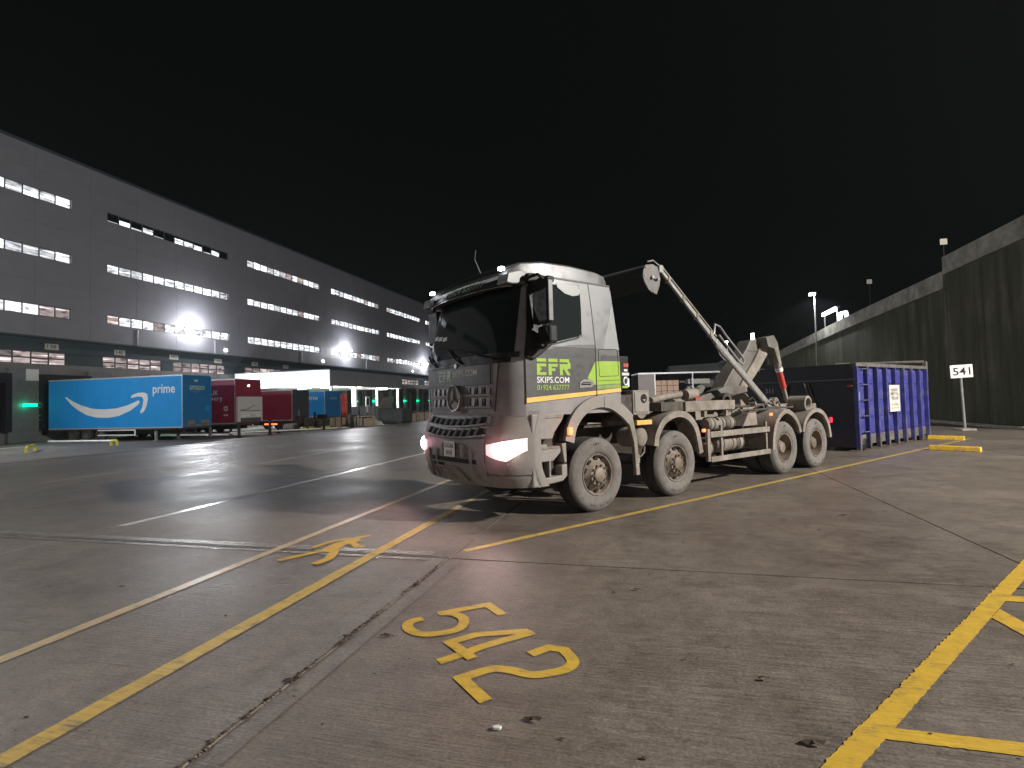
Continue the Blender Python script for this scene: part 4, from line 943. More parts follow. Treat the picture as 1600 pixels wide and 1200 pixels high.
# chassis
m = MB()
for y in (0.78, 1.54): m.box(-1.0, 7.25, y, y + 0.08, 0.82, 1.10)
for s in (0.9, 2.6, 3.6, 4.5, 5.9, 7.2): m.box(s, s + 0.1, 0.86, 1.54, 0.86, 1.06)
m.build("chassis_frame", M['dusty_dark'], TR, bev=0.006)
m = MB()
for y in (0.74, 1.50): m.box(1.0, 7.7, y, y + 0.16, 1.11, 1.34)
for s in (1.2, 2.2, 4.2, 5.2, 6.1, 7.3): m.box(s, s + 0.12, 0.90, 1.5, 1.15, 1.30)
m.build("sub_frame", M['dusty'], TR, bev=0.008)

# --- cab shell
NL = 40
def sfront(l, z):
    t = (l - 1.2) / 1.2; a = min(1.0, abs(t))
    s = -1.50 + 0.07 * a * a + 0.20 * a ** 9
    if z > 2.05: s += 0.23 * (z - 2.05) ** 1.05
    if z < 1.55: s -= 0.0
    return s
def inset(z): return 0.0 if z < 2.25 else 0.10 * ((z - 2.25) / 0.95)
def fpt(l, z, off=0.0):
    i = inset(z); lw = i + (W - 2 * i) * l / W
    p = Vector((sfront(l, z), lw, z))
    if off:
        e = 1e-3
        a = Vector((sfront(l + e, z) - sfront(l - e, z), 2 * e, 0)); n = Vector((-a.y, a.x, 0)).normalized()
        p += n * off
    return p
lsamp = [W * 0.5 * (1 - math.cos(math.pi * k / NL)) for k in range(NL + 1)]
zsamp = [1.36, 1.5, 1.7, 1.9, 2.05, 2.15, 2.3, 2.5, 2.7, 2.9, 3.02, 3.12]
RS = 0.50
m = MB(); grid = []
for z in zsamp:
    row = [fpt(l, z) for l in lsamp]
    i = inset(z)
    row = [Vector((RS - 0.05 * max(0, z - 2.0), i, z)), Vector((-0.6, i, z))] + row + [Vector((-0.6, W - i, z)), Vector((RS - 0.05 * max(0, z - 2.0), W - i, z))]
    grid.append(row)
m.sheet(grid)
for a, b in zip(grid, grid[1:]): m.face([a[0], b[0], b[-1], a[-1]])
m.face(grid[0]); m.build("cab_shell", M['front_grey'], TR, smooth=True)
def fpatch(name, l0, l1, z0, z1, mat, off, parent=TR, nl=24, nz=6, thick=0.02, edge=None, zf=None):
    # curved panel following the cab front
    m = MB(); F_, B_ = [], []
    for j in range(nz + 1):
        r, q = [], []
        for i in range(nl + 1):
            l = l0 + (l1 - l0) * i / nl; z = z0 + (z1 - z0) * j / nz
            if zf: z = zf(l, j / nz)
            r.append(fpt(l, z, off)); q.append(fpt(l, z, off - thick))
        F_.append(r); B_.append(q)
    m.sheet(F_); m.sheet(B_)
    ring = F_[0] + [r[-1] for r in F_[1:]] + F_[-1][::-1][1:] + [r[0] for r in F_[::-1][1:-1]]
    ringb = B_[0] + [r[-1] for r in B_[1:]] + B_[-1][::-1][1:] + [r[0] for r in B_[::-1][1:-1]]
    for i in range(len(ring)): m.face([ring[i], ring[(i + 1) % len(ring)], ringb[(i + 1) % len(ring)], ringb[i]])
    bmesh.ops.remove_doubles(m.bm, verts=m.bm.verts, dist=1e-5)
    return m.build(name, mat, parent, smooth=True)
fpatch("windscreen", 0.10, 2.30, 2.17, 3.04, M['glass'], 0.012)
fpatch("windscreen_seal", 0.05, 2.35, 2.10, 2.17, M['black'], 0.016)
fpatch("cowl_panel", 0.12, 2.28, 2.04, 2.098, M['black'], 0.014)
pn = fpatch("bonnet_panel", 0.42, 2.12, 1.775, 2.035, M['grey_wrap'], 0.016)
# dark wiper arms and blades
for (l0, z0, l1, z1) in ((1.05, 2.08, 1.45, 2.30), (1.75, 2.08, 2.12, 2.26), (0.35, 2.10, 0.9, 2.22)):
    m = MB(); m.tube([fpt(l0, z0, 0.03), fpt((l0 + l1) / 2, (z0 + z1) / 2, 0.06), fpt(l1, z1, 0.035)], 0.014, 6)
    m.tube([fpt(l1 - 0.35, z1 - 0.03, 0.03), fpt(l1 + 0.3, z1 + 0.05, 0.03)], 0.010, 6); m.build("wiper", M['black'], TR)
# no dashboard behind the glass, only three small pale patches on the screen
for k in range(3):
    fpatch("screen_patch", 1.95 - 0.16 * k, 2.08 - 0.16 * k, 2.50 - 0.02 * k, 2.56 - 0.02 * k, M['white_dirty'], 0.016, nl=2, nz=1, thick=0.003)
# upper grille: two rows of stepped blocks
fpatch("upper_grille_back", 0.38, 2.08, 1.43, 1.772, M['front_grey'], 0.004)
for (z0, z1) in ((1.628, 1.652), (1.468, 1.495)):
    fpatch("grille_bar", 0.40, 2.06, z0, z1, M['front_grey'], 0.034, nz=1, thick=0.05)
for (z0, z1) in ((1.657, 1.745), (1.50, 1.60)):
    for l in (0.50, 0.66, 0.82, 1.48, 1.62, 1.76, 1.90):
        m = MB(); F4 = [fpt(l, z0, 0.009), fpt(l + 0.062, z0, 0.009), fpt(l + 0.052, z1, 0.009), fpt(l + 0.035, z1, 0.009)]
        B4 = [p + Vector((0.006, 0, 0)) for p in F4]
        m.face(F4); m.face(B4)
        for q in range(4): m.face([F4[q], F4[(q + 1) % 4], B4[(q + 1) % 4], B4[q]])
        m.build("grille_opening", M['hole'], TR)
        m = MB(); a = fpt(l - 0.075, z0, 0.03); b = fpt(l - 0.01, z0, 0.03); c = fpt(l + 0.012, z1, 0.012); d = fpt(l - 0.06, z1, 0.012); a2 = fpt(l - 0.075, z0, 0.003); b2 = fpt(l - 0.01, z0, 0.003)
        m.face([a, b, c, d]); m.face([a, a2, d]); m.face([b, c, b2]); m.face([a, b, b2, a2]); m.build("grille_block", M['front_grey'], TR)
# three-pointed star in a ring
cc = fpt(1.2, 1.60, 0.065); st = MB(); RR = 0.165
st.tube([(cc.x, cc.y + RR * math.cos(2 * math.pi * k / 40), cc.z + 0.012 + RR * 1.08 * math.sin(2 * math.pi * k / 40)) for k in range(41)], 0.0125, 6)
for k in range(3):
    a = math.pi / 2 + 2 * math.pi * k / 3
    tip = Vector((cc.x, cc.y + RR * 0.97 * math.cos(a), cc.z + 0.012 + RR * 1.04 * math.sin(a))); c0 = Vector((cc.x, cc.y, cc.z + 0.012))
    st.cyl(c0, tip, 0.022, 0.005, n=6)
st.build("ring_emblem", M['chrome'], TR, smooth=True)
m = MB(); m.cyl((cc.x + 0.012, cc.y, cc.z + 0.012), (cc.x + 0.05, cc.y, cc.z + 0.012), RR + 0.012, n=32); m.build("emblem_back", M['front_grey'], TR)
m = MB(); q = fpt(1.2, 2.055, 0.03); m.cyl((q.x, q.y, q.z), (q.x + 0.02, q.y, q.z), 0.032, n=14); m.build("round_badge", M['chrome'], TR)

# --- bumper and lower front
def bfront(l, z):
    t = (l - 1.2) / 1.27; a = min(1.0, abs(t))
    s = -1.60 + 0.07 * a * a + 0.36 * a ** 8
    if z < 0.75: s += 0.16 * ((0.75 - z) / 0.35) ** 1.3
    if z > 1.1: s += 0.10 * (z - 1.1) / 0.3
    return s
def bpt(l, z, off=0.0):
    return Vector((bfront(l, z) - off, l, z))
def bshell(name, l0, l1, zf0, zf1, mat, off, nl=40, nz=8, thick=None, parent=TR):
    m = MB(); F_ = []; B_ = []
    for j in range(nz + 1):
        r = []; q = []
        for i in range(nl + 1):
            u = 0.5 * (1 - math.cos(math.pi * i / nl)) if (l1 - l0) > 2 else i / nl
            l = l0 + (l1 - l0) * u
            za, zb = (zf0(l) if callable(zf0) else zf0), (zf1(l) if callable(zf1) else zf1)
            z = za + (zb - za) * j / nz
            r.append(bpt(l, z, off)); q.append(bpt(l, z, off - (thick or 0.04)))
        F_.append(r); B_.append(q)
    m.sheet(F_); m.sheet(B_)
    ring = F_[0] + [r[-1] for r in F_[1:]] + F_[-1][::-1][1:] + [r[0] for r in F_[::-1][1:-1]]
    ringb = B_[0] + [r[-1] for r in B_[1:]] + B_[-1][::-1][1:] + [r[0] for r in B_[::-1][1:-1]]
    for i in range(len(ring)): m.face([ring[i], ring[(i + 1) % len(ring)], ringb[(i + 1) % len(ring)], ringb[i]])
    bmesh.ops.remove_doubles(m.bm, verts=m.bm.verts, dist=1e-5)
    return m.build(name, mat, parent, smooth=True)
zb_ = lambda l: 0.44 + 0.03 * abs((l - 1.2) / 1.2) ** 2
bshell("bumper", -0.07, 2.47, zb_, 1.42, M['bumper'], 0.0, thick=0.10)
box("bumper_return", M['bumper'], TR, -1.20, -1.06, -0.06, 0.02, 0.47, 1.38, bev=0.02)
box("bumper_return", M['bumper'], TR, -1.20, -1.06, 2.38, 2.46, 0.47, 1.38, bev=0.02)
bshell("bumper_centre", 0.46, 1.94, 0.62, lambda l: 1.04 + 0.05 * abs(l - 1.2), M['front_grey'], 0.012, nz=4)
bshell("bumper_recess", 0.62, 1.78, 0.745, 0.80, M['hole'], 0.018, nz=1, nl=16, thick=0.01)
bshell("bumper_recess", 1.45, 1.78, 0.64, 0.715, M['hole'], 0.018, nz=1, nl=6, thick=0.01)
for l_ in (1.86, 1.62, 0.72): bshell("bumper_strut", l_ - 0.02, l_ + 0.02, 0.56, 0.90, M['bumper'], 0.035, nz=3, nl=2)
bshell("lower_lip", -0.06, 0.44, 0.47, 0.60, M['bumper'], 0.02, nz=2, nl=14)
bshell("lower_lip", 1.96, 2.46, 0.47, 0.60, M['bumper'], 0.02, nz=2, nl=14)
for (z0, z1) in ((0.72, 0.74), (0.90, 0.915)):
    bshell("bumper_rib", 0.62, 1.78, z0, z1, M['bumper'], 0.03, nz=1, nl=16)
bshell("lower_grille_back", 0.40, 2.0, lambda l: 1.07 + 0.16 * abs((l - 1.2) / 0.8) ** 2, lambda l: 1.37, M['front_grey'], 0.010, nz=3)
for r, zc in enumerate((1.30, 1.155)):
    sag = lambda l, zc=zc: zc + 0.06 * abs((l - 1.2) / 0.85) ** 2 - 0.02
    bshell("grille_bar", 0.44, 1.96, lambda l: sag(l) - 0.065, lambda l: sag(l) - 0.045, M['front_grey'], 0.045, nz=1, nl=24, thick=0.05)
    for k in range(9):
        l = 0.53 + 0.163 * k; z = sag(l)
        bshell("grille_opening", l - 0.045, l + 0.045, z - 0.045, z + 0.04, M['hole'], 0.016, nz=1, nl=2, thick=0.01)
        m = MB()
        a = bpt(l + 0.055, z - 0.046, 0.05); b = bpt(l + 0.095, z - 0.046, 0.05); c = bpt(l + 0.105, z + 0.05, 0.014); d = bpt(l + 0.05, z + 0.05, 0.014)
        a2 = bpt(l + 0.055, z - 0.046, 0.0); b2 = bpt(l + 0.095, z - 0.046, 0.0)
        m.face([a, b, c, d]); m.face([a, a2, d]); m.face([b, c, b2]); m.build("grille_block", M['front_grey'], TR)
for l0 in (0.46, 1.94):
    m = MB(); m.tube([bpt(l0, z, 0.002) for z in (0.46, 0.62, 0.8, 1.0, 1.2, 1.38)], 0.006, 4); m.build("bumper_seam", M['seam'], TR)
m = MB(); m.tube([bpt(l, 0.63, 0.001) for l in (-0.06, -0.02, 0.05, 0.15, 0.3, 0.46)], 0.005, 4); m.build("bumper_seam", M['seam'], TR)
m = MB(); m.tube([bpt(l, 0.63, 0.001) for l in (1.94, 2.1, 2.3, 2.46)], 0.005, 4); m.build("bumper_seam", M['seam'], TR)
for l0, l1 in ((0.26, 0.36), (2.14, 2.04)):
    m = MB(); m.tube([fpt(l0 + (l1 - l0) * t, 2.12 - 0.70 * t, 0.003) for t in (0, .2, .4, .6, .8, 1)], 0.009, 4); m.build("corner_panel_seam", M['seam'], TR)
# number plate
npl = MB(); P0 = bpt(1.2, 0.92, 0.045); npl.box(P0.x - 0.008, P0.x, 1.06, 1.35, 0.815, 1.025); plate = npl.build("number_plate", M['white'], TR, bev=0.006)
text("GG66", 1, M['black'], plate, BL, (P0.x - 0.0085, 1.205, 0.972), width=0.235, height=0.072, bold=0.012, name="plate_text")
text("WHF", 1, M['black'], plate, BL, (P0.x - 0.0085, 1.205, 0.868), width=0.18, height=0.072, bold=0.012, name="plate_text")
for a in (1.43, 0.90): box("lifting_eye", M['front_grey'], TR, P0.x, P0.x + 0.05, a - 0.03, a + 0.04, 0.82, 0.99, bev=0.01)
m = MB(); m.tube([bpt(1.72, 0.50, 0.03), bpt(1.68, 0.66, 0.03), bpt(1.1, 0.66, 0.03), bpt(0.92, 0.48, 0.03)], 0.018, 6); m.build("step_rim", M['dusty'], TR)
bshell("skid_plate", 1.0, 1.62, 0.50, 0.64, M['dusty'], 0.014, nz=2, nl=8)
# headlamps
def headlamp(m0, mirror):
    def L(l): return W - l if mirror else l
    m = MB(); N = 14; top_, bot = [], []
    for i in range(N + 1):
        l = -0.03 + 0.44 * i / N
        zt = 1.085 - 0.05 * i / N; t_ = i / N; zb = (0.935 - 0.13 * min(1, t_ / 0.35)) if t_ < 0.35 else (0.805 + 0.075 * ((t_ - 0.35) / 0.65) ** 1.4); zt = 1.09 - 0.085 * t_
        top_.append(bpt(L(l), zt, 0.014)); bot.append(bpt(L(l), zb, 0.014))
    tb = [p + Vector((0.03, 0, 0)) for p in top_]; bb = [p + Vector((0.03, 0, 0)) for p in bot]
    m.sheet([bot, top_]); m.sheet([bb, tb]); m.sheet([top_, tb]); m.sheet([bot, bb]); m.face([bot[0], top_[0], tb[0], bb[0]]); m.face([bot[-1], top_[-1], tb[-1], bb[-1]])
    hl = m.build("headlamp", M['head_lens'], TR, smooth=True)
    for (l, z, r) in ((0.10, 0.955, 0.095), (0.19, 0.945, 0.095), (0.27, 0.95, 0.06)):
        c = bpt(L(l), z, 0.016); m = MB(); m.cyl(c, c + Vector((-0.012, 0, 0)), r, r * 0.8, n=20); m.build("lamp_bulb", M['head_core'], hl)
    return hl
headlamp(None, False); headlamp(None, True)
for l in (0.15, 2.25):
    ld = bpy.data.lights.new("headlamp_spill", 'POINT'); ld.energy = 2.5; ld.color = (1.0, 0.42, 0.50); ld.shadow_soft_size = 0.06
    lo = bpy.data.objects.new("headlamp_spill", ld); COL.objects.link(lo); lo.parent = TR; lo.location = bpt(l, 0.95, 0.22)
for l, e in ((0.2, 60), (2.2, 60)):
    ld = bpy.data.lights.new("headlamp_beam", 'SPOT'); ld.energy = e; ld.color = (1.0, 0.62, 0.60); ld.spot_size = D2R(120); ld.spot_blend = 1.0; ld.shadow_soft_size = 0.07
    lo = bpy.data.objects.new("headlamp_beam", ld); COL.objects.link(lo); lo.parent = TR; p = bpt(l, 0.94, 0.09); lo.location = p; lo.rotation_euler = (0, D2R(62), 0)

# --- side of the cab: door, quarter panel, windows, livery (side plane y = 0, looking -y)
def sd(name, pts, mat, y0, y1=None, parent=TR, bev=0.0):
    # outline in (s, z) on the near side, following the tumblehome above the waist
    m = MB(); y1 = y0 + 0.012 if y1 is None else y1
    m.prism(pts, 'y', y0, y1)
    bmesh.ops.bisect_plane(m.bm, geom=m.bm.verts[:] + m.bm.edges[:] + m.bm.faces[:], plane_co=(0, 0, 2.25), plane_no=(0, 0, 1), dist=1e-5)
    bmesh.ops.triangulate(m.bm, faces=[f for f in m.bm.faces if len(f.verts) > 4])
    for v in m.bm.verts: v.co.y += inset(v.co.z)
    return m.build(name, mat, parent, bev=bev)
def subdiv(pts, n=6):
    out = []
    for i in range(len(pts)):
        a = Vector(pts[i]); b = Vector(pts[(i + 1) % len(pts)])
        k = max(1, int((b - a).length / 0.15)) if abs(a.y - b.y) > 0.2 else 1
        for t in range(k): out.append(tuple(a.lerp(b, t / k)))
    return out
def rounded(pts, r, n=5):
    out = []
    for i in range(len(pts)):
        p0 = Vector(pts[i - 1]); p1 = Vector(pts[i]); p2 = Vector(pts[(i + 1) % len(pts)])
        rr = r[i] if isinstance(r, (list, tuple)) else r
        a = p1 + (p0 - p1).normalized() * rr; b = p1 + (p2 - p1).normalized() * rr
        for k in range(n + 1):
            t = k / n; out.append(tuple((1 - t) ** 2 * a + 2 * t * (1 - t) * p1 + t * t * b))
    return out
# upper silver skin (door upper + quarter panel) made of strips round the window opening
DR = -0.005; DF = -1.235
def clipy(pts): return [tuple(p) for p in pts]
sd("door_skin_lower", [(DF, 1.53), (DR, 1.61), (DR, 2.30), (-0.5, 2.27), (DF, 2.12)], M['grey_wrap'], -0.012)
sd("door_waist", [(-1.05, 2.162), (-0.5, 2.272), (DR, 2.302), (DR, 2.43), (-0.35, 2.39), (-0.8, 2.29), (-1.05, 2.25)], M['silver'], -0.014)
sd("door_rear_pillar", [(DR, 2.431), (DR, 2.6), (DR, 2.8), (-0.015, 3.0), (-0.025, 3.16), (-0.20, 3.16), (-0.19, 3.0), (-0.20, 2.8), (-0.22, 2.6), (-0.24, 2.405)], M['silver'], -0.014)
sd("door_header", [(-0.201, 3.16), (-0.201, 3.065), (-0.5, 3.085), (-0.9, 3.09), (-1.0, 3.07), (-1.08, 3.16)], M['silver'], -0.014)
sd("front_pillar", [(-1.16, 2.12), (-1.00, 2.18), (-0.93, 2.5), (-0.93, 2.8), (-0.96, 3.09), (-1.09, 3.15), (-1.14, 2.9), (-1.17, 2.6), (-1.20, 2.3)], M['black'], -0.012)
sd("side_window", rounded([(-0.97, 2.24), (-0.23, 2.40), (-0.185, 3.07), (-0.97, 3.09)], [0.04, 0.12, 0.10, 0.04]), M['glass'], -0.008)
sd("window_seal", [(-0.98, 2.215), (-0.32, 2.365), (-0.25, 2.40), (-0.30, 2.395), (-0.98, 2.245)], M['black'], -0.016)
sd("window_deflector", [(-0.62, 3.11), (-0.22, 3.10), (-0.18, 3.04), (-0.22, 2.98), (-0.34, 2.955), (-0.48, 2.98), (-0.60, 3.05)], M['wedge'], -0.02)
sd("quarter_panel", [(0.008, 1.62), (0.495, 1.655), (0.485, 2.0), (0.47, 2.25), (0.455, 2.5), (0.44, 2.8), (0.425, 3.0), (0.42, 3.16), (-0.012, 3.16), (-0.002, 3.0), (0.008, 2.8), (0.008, 2.5), (0.008, 2.25)], M['silver'], -0.012)
sd("pale_wedge", [(0.15, 2.24), (0.478, 2.24), (0.462, 2.5), (0.448, 2.8), (0.436, 2.93), (0.30, 2.6), (0.22, 2.42)], M['wedge'], -0.0135)
sd("grey_band", [(0.10, 2.085), (0.484, 2.085), (0.478, 2.16), (0.12, 2.16)], M['grey_wrap'], -0.0140)
sd("lime_panel", [(0.01, 1.745), (0.487, 1.765), (0.482, 2.08), (0.01, 2.07)], M['lime'], -0.0145)
sd("lime_panel", [(-0.012, 1.745), (-0.05, 1.75), (-0.17, 1.84), (-0.012, 2.068)], M['lime'], -0.0145)
sd("lime_band", [(0.01, 1.685), (0.49, 1.705), (0.487, 1.755), (0.01, 1.735)], simple("olive_band", (0.19, 0.28, 0.06), 0.45), -0.0142)
sd("door_seam", [(-0.006, 1.57), (0.008, 1.57), (0.008, 2.4), (-0.006, 2.4)], M['seam'], -0.0158)
sd("door_seam", [(-0.006, 2.4), (0.008, 2.4), (0.006, 2.8), (-0.01, 3.16), (-0.022, 3.16), (-0.008, 2.8)], M['seam'], -0.0158)
def ringline(name, pts, w, mat, off):
    m = MB(); P = [Vector((s, inset(z) - off, z)) for s, z in pts]; m.tube(P + [P[0]], w, 4); return m.build(name, mat, TR)
ringline("locker_lid", rounded([(0.06, 1.86), (0.455, 1.875), (0.44, 2.25), (0.05, 2.24)], 0.03), 0.0045, M['seam'], 0.0145)
m = MB(); m.tube([(0.02, -0.014, 1.80), (0.486, -0.014, 1.815)], 0.004, 4); m.build("panel_crease", M['seam'], TR)
sd("amber_stripe", [(DF, 1.52), (DR - 0.005, 1.61), (DR - 0.005, 1.665), (DF, 1.585)], M['amber_stripe'], -0.0148)
sd("amber_stripe", [(0.012, 1.612), (0.496, 1.648), (0.494, 1.70), (0.012, 1.665)], M['amber_stripe'], -0.0148)
# handle
m = MB(); m.prism([(-0.33, 1.70), (-0.32, 1.78), (-0.24, 1.82), (-0.07, 1.81), (-0.05, 1.75), (-0.10, 1.71)], 'y', -0.022, -0.012); h = m.build("door_handle", M['front_grey'], TR, bev=0.004)
m = MB(); m.box(-0.27, -0.12, -0.026, -0.0221, 1.745, 1.785); m.build("handle_recess", M['hole'], h)
m = MB(); m.box(-0.29, -0.11, -0.045, -0.030, 1.755, 1.772); m.build("handle_grip", M['silver'], h, bev=0.004)
# door logo: E F R in lime blocks split by a thin line
def letters(x0, x1, z0, z1, mat, plane_y, parent, basis="side", cutz=0.72):
    w = (x1 - x0); lw = w * 0.29; gap = w * 0.065; h = z1 - z0; th = h * 0.17
    def put(m, a0, a1, b0, b1):
        if basis == "side": m.prism([(a0, b0), (a1, b0), (a1, b1), (a0, b1)], 'y', plane_y - 0.002, plane_y)
        else:
            m.prism([(basis(a0), b0), (basis(a1), b0), (basis(a1), b1), (basis(a0), b1)], 'x', plane_y - 0.002, plane_y)
    zc = z0 + h * cutz; ct_ = h * 0.035
    for k in range(3):
        a = x0 + k * (lw + gap); b = a + lw; st_ = lw * 0.34
        m = MB()
        if k < 2:
            put(m, a, b, z1 - th * 1.15, z1)                          # top bar (above the split)
            put(m, a, b - (lw * 0.0 if k == 0 else 0), zc - ct_ - th, zc - ct_)   # bar below the split
            if k == 0:
                put(m, a, a + st_, z0, zc - ct_ - th - 0.0001); put(m, a + st_, b, z0, z0 + th)
                put(m, a + st_ + 0.0001, b * 0.35 + a * 0.65 + st_ * 0.4, z0 + h * 0.30, z0 + h * 0.30 + th * 0.9)
            else:
                put(m, a, a + st_, z0, zc - ct_ - th - 0.0001)
                put(m, a + st_ + 0.0001, a + lw * 0.75, z0 + h * 0.26, z0 + h * 0.26 + th * 0.9)
        else:
            b2 = b + gap; put(m, a, b2 - st_ * 0.45, z1 - th * 1.15, z1); put(m, b2 - st_, b2, z0 + h * 0.40, z1 - th * 1.16)
            put(m, a, b2 - st_ - 0.001, zc - ct_ - th, zc - ct_); put(m, a, a + st_, z0, zc - ct_ - th - 0.001); put(m, a + st_ + 0.001, b2 - st_ - 0.001, z0 + h * 0.36, z0 + h * 0.36 + th * 0.9)
            m2pts = [(a + st_ * 1.4, z0 + h * 0.355), (a + st_ * 2.4, z0 + h * 0.355), (b2, z0), (b2 - st_ * 1.1, z0)]
            if basis == "side": m.prism(m2pts, 'y', plane_y - 0.002, plane_y)
            else: m.prism([(basis(p[0]), p[1]) for p in m2pts], 'x', plane_y - 0.002, plane_y)
        m.build("logo_letter", mat, parent)
letters(-1.06, -0.515, 1.872, 2.085, M['lime'], -0.0135, TR)
text("SKIPS.COM", 1, M['white'], TR, XY, (-0.785, -0.0135, 1.812), width=0.55, height=0.078, bold=0.004, name="door_lettering")
text("01924 637777", 1, M['lime'], TR, XY, (-0.785, -0.0135, 1.714), width=0.55, height=0.066, bold=0.004, name="door_phone_number")
# the same writing on the bonnet panel: viewer's left is the far side
pf = lambda l: fpt(l, 1.9, 0.0)
letters(-1.70, -1.36, 1.85, 2.0, M['lime_pale'], 0.0, pn, basis=lambda a: -a)
ft = text("SKIPS.COM", 1, M['white_dirty'], pn, BL, (fpt(1.0, 1.93, 0.019).x, 0.99, 1.945), width=0.60, height=0.085, bold=0.004, name="front_lettering")
for o in [ft] + [x for x in SC.objects if x.parent == pn and x.name.startswith("logo_letter")]:
    xm = sum(v.co.x for v in o.data.vertices) / len(o.data.vertices)
    for v in o.data.vertices: v.co.x = fpt(v.co.y, v.co.z, 0.0).x - 0.0185 + max(-0.001, min(0.001, v.co.x - xm))
# sun visor with phone number, roof, marker lamps
def visor():
    m = MB(); T_, Bm, Tb, Bb = [], [], [], []
    N = 30
    for i in range(N + 1):
        l = 0.16 + 2.08 * i / N
        a = abs((l - 1.2) / 1.04)
        s = -1.42 + 0.05 * a * a + 0.10 * a ** 8
        T_.append((s + 0.10, l, 3.235 - 0.02 * a)); Bm.append((s - 0.02, l, 3.035 - 0.02 * a)); Tb.append((s + 0.14, l, 3.22 - 0.02 * a)); Bb.append((s + 0.02, l, 3.03 - 0.02 * a))
    m.sheet([Bm, T_]); m.sheet([Bb, Tb]); m.sheet([T_, Tb]); m.sheet([Bm, Bb]); m.face([Bm[0], T_[0], Tb[0], Bb[0]]); m.face([Bm[-1], T_[-1], Tb[-1], Bb[-1]])
    v = m.build("sun_visor", M['black'], TR, smooth=True)
    m = MB(); m.tube([(p[0] - 0.004, p[1], p[2]) for p in Bm], 0.008, 5); m.build("visor_edge", M['chrome'], v)
    return v
vz = visor()
vt = text("01924 637777", 1, M['lime_pale'], vz, ((0, -1, 0), (0.12, 0, 0.19)), (-1.392, 1.16, 3.125), width=1.02, height=0.11, bold=0.01, thick=0.012, name="visor_phone_number")
for v in vt.data.vertices:
    a_ = abs((v.co.y - 1.2) / 1.04); v.co.x = -1.42 + 0.05 * a_ ** 2 + 0.10 * a_ ** 8 - 0.02 + 0.12 * (v.co.z - 3.035) / 0.20 - 0.006
# visor corner wings (silver) and roof
m = MB(); m.prism([(-1.43, 3.03), (-1.33, 3.02), (-1.08, 3.06), (-1.0, 3.17), (-1.2, 3.22), (-1.40, 3.16)], 'y', 0.085, 0.30); m.build("visor_wing", M['silver'], TR, bev=0.015)
m = MB(); m.prism([(-1.43, 3.03), (-1.33, 3.02), (-1.08, 3.06), (-1.0, 3.17), (-1.2, 3.22), (-1.40, 3.16)], 'y', 2.10, 2.315); m.build("visor_wing", M['silver'], TR, bev=0.015)
def roof():
    secs = []
    for (s, zt, ins) in ((-1.36, 3.17, 0.20), (-1.30, 3.24, 0.17), (-1.15, 3.335, 0.13), (-0.8, 3.39, 0.11), (-0.3, 3.40, 0.105), (0.2, 3.37, 0.105), (0.36, 3.34, 0.12), (0.41, 3.28, 0.14)):
        r = []
        base_z = 3.13
        prof_ = [(ins - 0.01, base_z), (ins - 0.003, base_z + (zt - base_z) * 0.55), (ins + 0.012, base_z + (zt - base_z) * 0.88), (ins + 0.055, zt), (1.2, zt + 0.02), (W - ins - 0.055, zt), (W - ins - 0.012, base_z + (zt - base_z) * 0.88), (W - ins + 0.003, base_z + (zt - base_z) * 0.55), (W - ins + 0.01, base_z)]
        secs.append([Vector((s, y, z)) for y, z in prof_])
    m = MB(); m.sheet(secs); m.face(secs[0]); m.face(secs[-1])
    return m.build("cab_roof", M['silver'], TR, smooth=True)
roof()
m = MB(); _s = []
for (s_, zt, ins) in ((-1.31, 3.21, 0.32), (-1.28, 3.26, 0.31), (-1.18, 3.335, 0.30), (-1.0, 3.385, 0.32)):
    _s.append([Vector((s_, y, z)) for y, z in ((ins, 3.12), (ins, zt - 0.01), (ins + 0.08, zt + 0.012), (1.2, zt + 0.04), (W - ins - 0.08, zt + 0.012), (W - ins, zt - 0.01), (W - ins, 3.12))])
m.sheet(_s); m.face(_s[0]); m.face(_s[-1]); m.build("roof_front", M['black'], TR, smooth=True)
m = MB(); m.box(-1.12, 0.43, 0.085, 0.115, 3.165, 3.19); m.build("roof_gutter", M['grey_wrap'], TR, bev=0.004)
m = MB(); m.prism([(-1.33, 3.20), (-1.28, 3.29), (-1.16, 3.33), (-1.16, 3.20)], 'y', 0.30, 2.10); m.build("roof_lamp_bar", M['black'], TR, bev=0.01)
for l in (0.24, 2.06):
    m = MB(); m.box(-1.42, -1.36, l - 0.04, l + 0.04, 3.215, 3.26); m.build("roof_marker_lamp", M['lamp_soft'], TR, bev=0.01)
m = MB(); m.tube([(-1.2, 1.0, 3.36), (-1.28, 1.02, 3.55), (-1.02, 0.98, 3.38)][:2] + [(-1.30, 0.96, 3.66)], 0.006, 5); m.build("aerial", M['galv'], TR)
